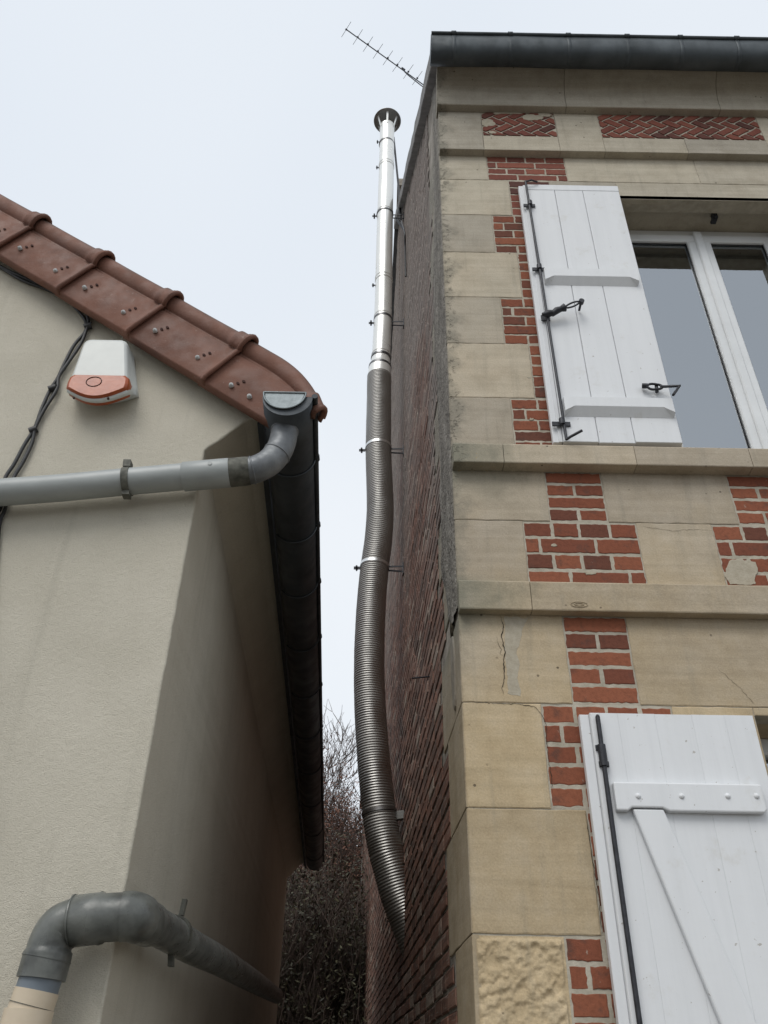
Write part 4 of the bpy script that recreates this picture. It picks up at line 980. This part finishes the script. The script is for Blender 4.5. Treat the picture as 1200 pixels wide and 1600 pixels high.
t.bar(c0 + Vector((.012, 0, .045)), c0 + Vector((.016, 0, .085)), (.012, 0, 0), (0, .02, 0)); t.bar(c0 - Vector((0, 0, .045)), c0 - Vector((-.004, 0, .075)), (.014, 0, 0), (0, .02, 0)); t.bar(c0, c0 + Vector((-.14, 0, 0)), (0, .012, 0), (0, 0, .012)); t.build('pipe_clamp', 'clamp_dirty', lp)

for a_, b_2, rr_, mt in (((114, 1439), (116, 1438.8), r0 + .0085, 'pvc_dark'), ((156, 1434.5), (157.5, 1434.4), r0 + .0082, 'pvc_dark'), ((72.5, 1499), (73.2, 1497), r0 + .0066, 'pvc_dark'), ((49, 1572), (49.4, 1571), r0 + .0015, 'clamp_dirty')):
    t = MB(); t.tube([P(*a_, WYp), P(*b_2, WYp)], rr_, 32); t.build('joint_ring', mt, lp)

# ------------------------------------------------------------------ alarm siren
sn = thing('alarm_siren', (-1.005, 2.15, 3.40), 'white alarm siren box with orange lens on the stucco gable', 'siren')
def shell(mb, secs, smooth=True):
    """secs: rings (list of points), capped at both ends"""
    n = len(secs[0]); vs = [p for s_ in secs for p in s_]
    fs = [(i * n + k, i * n + (k + 1) % n, (i + 1) * n + (k + 1) % n, (i + 1) * n + k) for i in range(len(secs) - 1) for k in range(n)]
    mb.add(vs, fs, .5, smooth); mb.add(secs[0], [tuple(range(n))[::-1]], .5, False); mb.add(secs[-1], [tuple(range(n))], .5, False)
# outline of the front: wide at the bottom, rounded top corners, bowed lower edge
def outline(xl0, xr0, zt, xl1, xr1, zb, bow, r=.028):
    o = []
    for k in range(7):
        a = math.pi / 2 + k / 6 * math.pi / 2; o.append((xl0 + r + r * math.cos(a), zt - r + r * math.sin(a)))
    for k in range(5): o.append((xl0 + (xl1 - xl0) * (k + 1) / 5, (zt - r) + (zb - zt + r) * (k + 1) / 5))
    for k in range(1, 12):
        q = k / 12; o.append((xl1 + (xr1 - xl1) * q, zb - bow * math.sin(math.pi * q)))
    for k in range(5): o.append((xr1 + (xr0 - xr1) * k / 5, zb + (zt - r - zb) * k / 5))
    for k in range(7):
        a = k / 6 * math.pi / 2; o.append((xr0 - r + r * math.cos(a), zt - r + r * math.sin(a)))
    return o
t = MB(); O = outline(-1.094, -.930, 3.706, -1.100, -.880, 3.440, .048)
def off(o, k, y):
    cx_ = sum(a for a, b in o) / len(o); cz_ = sum(b for a, b in o) / len(o)
    return [(cx_ + (a - cx_) * k, y, cz_ + (b - cz_) * k) for a, b in o]
up_ = lambda ring, k: [(a, y, z + k * max(0, 1 - (z - 3.39) / .31)) for a, y, z in ring]
shell(t, [up_(off(O, 1.03, 2.152), .075), up_(off(O, 1.03, 2.13), .060), up_(off(O, 1.0, 2.128), .058), up_(off(O, .985, 2.085), .012), off(O, .965, 2.073), off(O, .93, 2.066), off(O, .86, 2.063)])
t.build('housing', 'siren_white', sn, bevel=0)
t = MB(); L = [(-1.097, 3.535), (-1.101, 3.50), (-1.095, 3.478)]
lens = [(-1.082, 3.512), (-1.094, 3.500), (-1.097, 3.475)] + [(-1.096 + (.208) * q, 3.452 - .044 * math.sin(math.pi * q)) for q in [k / 12 for k in range(13)]] + [(-.886, 3.475), (-.889, 3.500), (-.902, 3.512)]
shell(t, [off(lens, 1.0, 2.10), off(lens, 1.0, 2.062), off(lens, .97, 2.056), off(lens, .9, 2.053)]); t.build('lens', 'siren_orange', sn)
t = MB(); t.tube([(-1.004 + .026 * math.cos(a), 2.0525, 3.476 + .022 * math.sin(a)) for a in [k * math.pi / 16 for k in range(33)]], .0016, 6, cap=False); t.build('lens_ring', 'hole', sn)
for x in (-1.062, -.945):
    t = MB(); t.tube([(x, 2.070, 3.412), (x, 2.064, 3.412)], .004, 10); t.build('screw', 'hole', sn)

# ------------------------------------------------------------------ cables on the gable
cb = thing('black_cable_bundle', tuple(P(137, 510, 2.14)), 'pair of black cables tied together running down the stucco gable left of the siren', 'cable')
CY = 2.138
top = [(-60, 380), (0, 417), (40, 438), (75, 452), (105, 468), (125, 483), (136, 500), (135, 517), (121, 540), (103, 570), (92, 590), (84, 610), (68, 640), (56, 668)]
main = [P(x, y, CY) for x, y in top]
t = MB(); t.tube(smooth_path([p + Vector((-.008 + .006 * math.sin(i * 2.1), 0, 0)) for i, p in enumerate(main)] + [P(38, 695, CY), P(22, 725, CY), P(7, 750, CY), P(2, 790, CY - .0), P(-14, 850, CY), P(-20, 1200, CY), P(-40, 1700, CY)], 6), .0062, 8); t.build('cable', 'rubber', cb)
t = MB(); t.tube(smooth_path([p + Vector((.006 - .006 * math.sin(i * 2.1), -.004, 0)) for i, p in enumerate(main)] + [P(50, 692, CY), P(36, 722, CY), P(20, 750, CY), P(8, 795, CY), P(-4, 850, CY), P(-26, 1200, CY), P(-34, 1700, CY)], 6), .0062, 8); t.build('cable', 'rubber', cb)
for x, y in ((137, 510), (82, 607), (52, 672)):
    c_ = P(x, y, CY - .002); t = MB(); t.tube([c_ + Vector((-.012, 0, -.006)), c_ + Vector((.012, 0, .006))], .0125, 8); t.tube([c_, c_ + Vector((.014, -.01, .012))], .003, 6); t.build('cable_tie', 'rubber', cb)

# ================================================================== FLUE on the brick side wall
FLY = 5.42
fl = thing('steel_flue', tuple(P(628, 1410, FLY)), 'tall shiny steel flue with a long flexible lower length clamped to the brick side wall', 'flue pipe')
def fp(x, y): return P(x, y, FLY)
rig = [(605, 205), (604.3, 222), (603.5, 270), (602, 330), (600, 400), (598.5, 470), (596, 540), (593.5, 572)]
# rigid tube in five lengths with beads where they meet
cuts = [(605, 200), (603.8, 262), (601.6, 336), (599.6, 440), (598.3, 500), (595.2, 560)]
RR = .086
for i in range(len(cuts) - 1):
    a, b = fp(*cuts[i]), fp(*cuts[i + 1]); t = MB(); r_ = RR - .001 * (i % 2)
    t.tube([a, a.lerp(b, .01), a.lerp(b, .012), a.lerp(b, .5), a.lerp(b, .985), b], [r_, r_, r_, r_, r_, r_], 48); o = t.build('tube_length', 'steel', fl)
    bd = MB(); d = (b - a).normalized()
    for k in (.0, .045): bd.tube([b - d * (k + .006), b - d * (k + .003), b - d * (k - .003), b - d * (k - .006)], [r_ + .0005, r_ + .004, r_ + .004, r_ + .0005], 48)
    bd.build('bead', 'steel', o)
a, b = fp(595.2, 560), fp(592.5, 590); t = MB(); t.tube([a, a.lerp(b, .15), a.lerp(b, .4), a.lerp(b, .45), a.lerp(b, .55), b], [RR, RR + .004, RR + .006, RR + .016, RR + .018, RR + .020], 48); t.build('adapter', 'steel', fl)
d = (b - a).normalized(); t = MB(); t.tube([a - d * .012, a + d * .012], RR + .0075, 48); t.build('clamp_band', 'band', fl)
t = MB(); t.tube([a.lerp(b, .5) - d * .012, a.lerp(b, .5) + d * .012], RR + .020, 48); t.build('clamp_band', 'band', fl)
# flexible corrugated lining
cl_ = smooth_path([fp(*q) for q in ((592.5, 588), (592, 640), (591.3, 705), (593.2, 760), (594, 800), (591, 845), (585, 890), (580.5, 940), (577.5, 1000), (577, 1060), (578.5, 1110), (582.5, 1170), (588, 1230), (594.5, 1285), (604, 1335))], 6) + smooth_path([fp(604, 1335) + Vector((0, 0, 0)), fp(612, 1362), fp(621, 1394), fp(634, 1430), fp(655, 1480), fp(680, 1530)], 6)[1:]
L = [0]
for i in range(1, len(cl_)): L.append(L[-1] + (cl_[i] - cl_[i - 1]).length)
pitch = .0175; sub = 6; nst = int(L[-1] / pitch * sub); pts = []; rs = []; j = 0
for i in range(nst):
    s_ = L[-1] * i / nst
    while L[j + 1] < s_: j += 1
    q = (s_ - L[j]) / (L[j + 1] - L[j]); pts.append(cl_[j].lerp(cl_[j + 1], q)); ph = (i % sub) / sub
    rs.append(.1045 + (.0, .0036, .0054, .0058, .0048, .0016)[i % sub] + .0014 * noise.noise(Vector((s_ * 6, 0, 0))) + .0008 * noise.noise(Vector((i // sub * 1.7, 5, 0))))
t = MB(); t.tube(pts, rs, 40, smooth=True, cap=False); t.build('flexible_length', 'flex', fl)
def ring_at(x, y, r, hw, mat, name='clamp_band', dark=True):
    # nearest path station to the pixel height
    c = P(x, y, FLY); best = min(range(1, len(pts) - 1), key=lambda i: (pts[i] - c).length); d = (pts[best + 1] - pts[best - 1]).normalized()
    t = MB(); t.tube([pts[best] - d * hw, pts[best] + d * hw], r, 48); t.build(name, mat, fl); return pts[best], d
for (x, y) in ((591, 700), (586, 885)): ring_at(x, y, .1135, .012, 'band_light')
ring_at(593, 1270, .1145, .010, 'steel_dull', 'joint_band')
def bracket(c, r, mat, ear=-1):
    """clamp screws on the outer side and the two-pronged wall bracket on the other"""
    t = MB(); X1 = xs(c.y); p0 = c + Vector((r, 0, -.0)); 
    for s_ in (-1, 1):
        t.bar(p0 + Vector((-.01, .012 * s_, -.01 * s_)), Vector((X1 + .02, c.y + .012 * s_, c.z - .018 * s_)), (0, .006, 0), (0, 0, .012))
    t.bar((X1 - .006, c.y, c.z - .05), (X1 - .006, c.y, c.z + .05), (.008, 0, 0), (0, .05, 0)); t.build('wall_bracket', 'iron', fl)
    e = MB(); q = c + Vector((-r - .001, 0, 0)); e.bar(q + Vector((.004, 0, 0)), q + Vector((-.05, 0, 0)), (0, .004, 0), (0, 0, .026)); e.tube([q + Vector((-.028, -.03, .0)), q + Vector((-.028, .03, 0))], .008, 8); e.tube([q + Vector((-.028, 0, -.026)), q + Vector((-.028, 0, .022))], .005, 6); e.build('clamp_screw', 'iron', fl)
for (x, y, r, f) in ((604, 222, RR, 0), (603.6, 262, RR, 0), (601.4, 338, RR, 1), (599.6, 446, RR, 0), (598.3, 505, RR, 1), (591, 704, .113, 1), (586, 888, .113, 1)):
    c = P(x, y, FLY)
    if f: bracket(c, r, 'band')
    else:
        e = MB(); q = c + Vector((-r - .002, 0, 0)); e.bar(q + Vector((.004, 0, 0)), q + Vector((-.03, 0, 0)), (0, .004, 0), (0, 0, .02)); e.tube([q + Vector((-.02, -.02, 0)), q + Vector((-.02, .02, 0))], .007, 8); e.build('clamp_screw', 'iron', fl)
for (x, y) in ((604, 226), (598.4, 500)):
    c = P(x, y, FLY); t = MB(); t.tube([c + Vector((0, 0, -.012)), c + Vector((0, 0, .012))], RR + .0045, 48); t.build('clamp_band', 'band', fl)
c = P(601.4, 335, FLY); t = MB(); t.tube([c + Vector((0, 0, -.02)), c + Vector((0, 0, .0))], RR + .006, 48); t.build('clamp_band', 'band', fl)
# lower wall bracket
c = P(602, 1275, FLY); t = MB(); X1 = xs(FLY); t.bar(c + Vector((.06, 0, .0)), (X1 + .01, FLY, c.z + .01), (0, .05, 0), (0, 0, .05)); t.build('wall_bracket', 'cement', fl)
# stay and bent bar behind the top
t = MB(); t.bar(P(615, 215, FLY + .05), P(623.5, 300, FLY + .1), (.022, 0, 0), (0, .022, 0)); t.bar(P(623.5, 300, FLY + .1), P(626, 345, FLY + .12), (.03, 0, 0), (0, .03, 0))
t.bar(P(618, 340, FLY + .1), (xs(FLY) + .02, FLY + .1, P(618, 350, FLY).z), (0, .03, 0), (0, 0, .03)); t.build('stay_bar', 'iron', fl)
t = MB(); t.tube(smooth_path([sidept(627, 345, .05), sidept(632, 362, .04), sidept(633, 385, .03), sidept(634, 432, .02)], 6), .009, 6); t.build('cable', 'rubber', fl)
# rain cap
c = fp(605, 200); cp = MB(); h0 = c.z
def rings(mb, c, seq, n=48, smooth=True):
    mb.sheet([[(c.x + r * math.cos(a), c.y + r * math.sin(a), z) for a in [2 * math.pi * k / n for k in range(n + 1)]] for r, z in seq], .5, smooth)
rings(cp, c, [(.001, h0 + .205), (.10, h0 + .19), (.156, h0 + .165), (.166, h0 + .158), (.166, h0 + .150), (.150, h0 + .150), (.10, h0 + .158), (.001, h0 + .165)])
cp.build('rain_cap', 'steel_dull', fl)
cp = MB(); rings(cp, c, [(RR, h0 - .01), (RR + .004, h0 + .012), (RR + .002, h0 + .03), (RR - .006, h0 + .03)]); cp.build('collar', 'steel', fl)
for k in range(6):
    a = math.pi / 6 + k * math.pi / 3; q = MB(); e = Vector((math.cos(a), math.sin(a), 0)); s_ = Vector((-math.sin(a), math.cos(a), 0))
    q.bar(c + e * (RR + .003) + Vector((0, 0, -.03)), c + e * (RR + .045) + Vector((0, 0, .155)), s_ * .022, e * .003); q.build('cap_strut', 'steel', fl)

# ================================================================== TV antenna
AZ = P(661, 132, 6.3).z; zA = AZ
def az(x, y):      # the boom is level: points at its height
    d = cF * FPX + cX * (x - 600) - cU * (y - 800); t_ = (zA - CAMZ) / d.z; return Vector((d.x * t_, d.y * t_, zA))
p0, p1 = az(672, 140), az(541, 46); dB = (p1 - p0).normalized(); base = Vector((max(p0.x + .25, .45), p0.y, 0))
base = p0 - dB * .30
an = thing('tv_antenna', (base.x, base.y, roofz(base.y)), 'thin television antenna sticking out over the roof edge above the flue', 'antenna')
mb = MB(); mb.tube([base - dB * .1, p1 + dB * .01], .0085, 8); mb.build('boom', 'alu', an)
mb = MB(); mb.tube([(base.x, base.y, roofz(base.y) - .1), (base.x, base.y, zA + .15)], .02, 10); mb.build('mast', 'alu', an)
a1 = az(630, 108); up = Vector((0, 0, 1)); mb = MB()
mb.tube([base + Vector((0, 0, -.12)), a1 + dB * -.10 + Vector((0, 0, -.075)), a1 + dB * -.03 + Vector((0, 0, -.05)), a1 + dB * .02], .008, 8); mb.tube([a1 - dB * .03, a1 + dB * .03], .018, 8); mb.build('support_arm', 'alu', an)
# elements: square to the boom in the level plane
pe = Vector((-dB.y, dB.x, 0))
for i, (x, y) in enumerate(((541, 46), (559, 58), (575, 69), (590.5, 80), (606, 90.5), (621, 101), (638, 112), (652, 122))):
    c = az(x, y); mb = MB(); mb.tube([c - pe * .125, c + pe * .125], .0032, 6); mb.tube([c - dB * .012, c + dB * .012], .013, 8); mb.build('element', 'alu', an)

# ================================================================== trees and shrubs beyond the alley
def limbs(mb, p, d, L, r, depth, rr, tips, spread=.5, up=.15, nseg=3):
    pts = [p]; rs = [r]; q = p; dd = d
    for i in range(nseg):
        dd = (dd + Vector((rr.uniform(-1, 1), rr.uniform(-1, 1), rr.uniform(-.6, 1))) * .16 + Vector((0, 0, up * .25))).normalized()
        q = q + dd * L / nseg; pts.append(q); rs.append(r * (1 - .45 * (i + 1) / nseg))
    mb.tube(pts, rs, 5 if r > .012 else 3, cap=False)
    if depth == 0: tips.append(q); return
    for k in range(3 if depth > 1 else 4):
        ax_ = Vector((rr.uniform(-1, 1), rr.uniform(-1, 1), rr.uniform(-.3, .8))).normalized()
        nd = (dd + ax_ * (spread + rr.uniform(0, .3))).normalized(); i = rr.choice((1, 2, 3)) if nseg > 2 else 1
        limbs(mb, pts[min(i, nseg)], nd, L * rr.uniform(.6, .85), max(.006, rs[min(i, nseg)] * .76), depth - 1, rr, tips, spread, up, nseg)
    if depth > 1: tips.append(q)
def leaves(tips, n, spread, size, rr):
    mb = MB()
    for t_ in tips:
        for k in range(n):
            c = t_ + Vector((rr.gauss(0, spread), rr.gauss(0, spread), rr.gauss(0, spread * .8)))
            u = Vector((rr.uniform(-1, 1), rr.uniform(-1, 1), rr.uniform(-1, 1))).normalized(); v = u.orthogonal().normalized() * size * rr.uniform(.3, .6); u = u * size * rr.uniform(.6, 1.2)
            mb.add([c - u, c + v * .8, c + u, c - v * .8], [(0, 1, 2, 3)], rr.random())
    return mb
def tree(name, loc, h, seed, label, cat, depth=5, trunk=.12, leaf=None, nleaf=3, lspread=.14, lsize=.05, spread=.5, stems=1, up=.15, frac=.30, group=None):
    rr = random.Random(seed); t = thing(name, loc, label, cat, group); mb = MB(); tips = []; p = Vector(loc)
    tk = MB()
    for s_ in range(stems):
        o = Vector((rr.uniform(-.5, .5), rr.uniform(-.4, .4), 0)) * (0 if stems == 1 else 1)
        d = (Vector((rr.uniform(-.15, .15), rr.uniform(-.15, .15), 1)) + o * .25).normalized(); top_ = p + o + d * h * frac
        tk.tube([p + o, p + o + d * h * frac * .5 + Vector((.03, .02, 0)), top_], [trunk * 1.25, trunk, trunk * .8], 8)
        for k in range(4):
            a = k * 1.6 + rr.random(); limbs(mb, top_ - d * rr.uniform(0, h * frac * .5), (Vector((math.cos(a) * .65, math.sin(a) * .65, 1))).normalized(), h * .25, trunk * .55, depth, rr, tips, spread, up)
    tk.build('trunk', 'bark', t); cr_ = mb.build('crown', 'twig', t)
    if leaf: leaves(tips, nleaf, lspread, lsize, rr).build('foliage', leaf, cr_)
    return t
tree('bare_tree', (-1.5, 18.5, 0), 8.5, 3, 'tall bare winter tree with fine grey twigs against the sky', 'tree', depth=6, trunk=.10, spread=.6)
tree('bare_tree', (-.2, 18.0, 0), 8.1, 8, 'second bare tree half hidden behind the steel flue', 'tree', depth=6, trunk=.10, spread=.6)
tree('brown_leaved_tree', (-.8, 17.3, 0), 7.6, 5, 'rust brown winter hedge tree still holding dry leaves', 'tree', depth=5, trunk=.07, leaf='leaf_brown', nleaf=7, lspread=.2, lsize=.034, stems=5, frac=.2)
tree('brown_leaved_tree', (-2.2, 16.6, 0), 7.0, 15, 'rust brown leafy tree just beyond the black gutter end', 'tree', depth=5, trunk=.07, leaf='leaf_brown', nleaf=6, lspread=.2, lsize=.034, stems=5, frac=.2)
tree('bramble_shrub', (-1.0, 15.4, 0), 6.2, 21, 'tangled olive brown shrub at the far end of the alley', 'shrub', depth=5, trunk=.035, leaf='leaf_olive', nleaf=2, lspread=.2, lsize=.034, stems=8, frac=.1)
tree('dark_ivy_shrub', (-1.6, 12.6, 0), 5.6, 31, 'dark ivy covered shrub behind the stucco house corner', 'shrub', depth=5, trunk=.035, leaf='leaf_green', nleaf=3, lspread=.17, lsize=.034, stems=7, frac=.1)
tree('dark_ivy_shrub', (-.75, 13.2, 0), 4.0, 33, 'low dark green shrub filling the bottom of the alley', 'shrub', depth=5, trunk=.03, leaf='leaf_green', nleaf=3, lspread=.17, lsize=.034, stems=7, frac=.1)
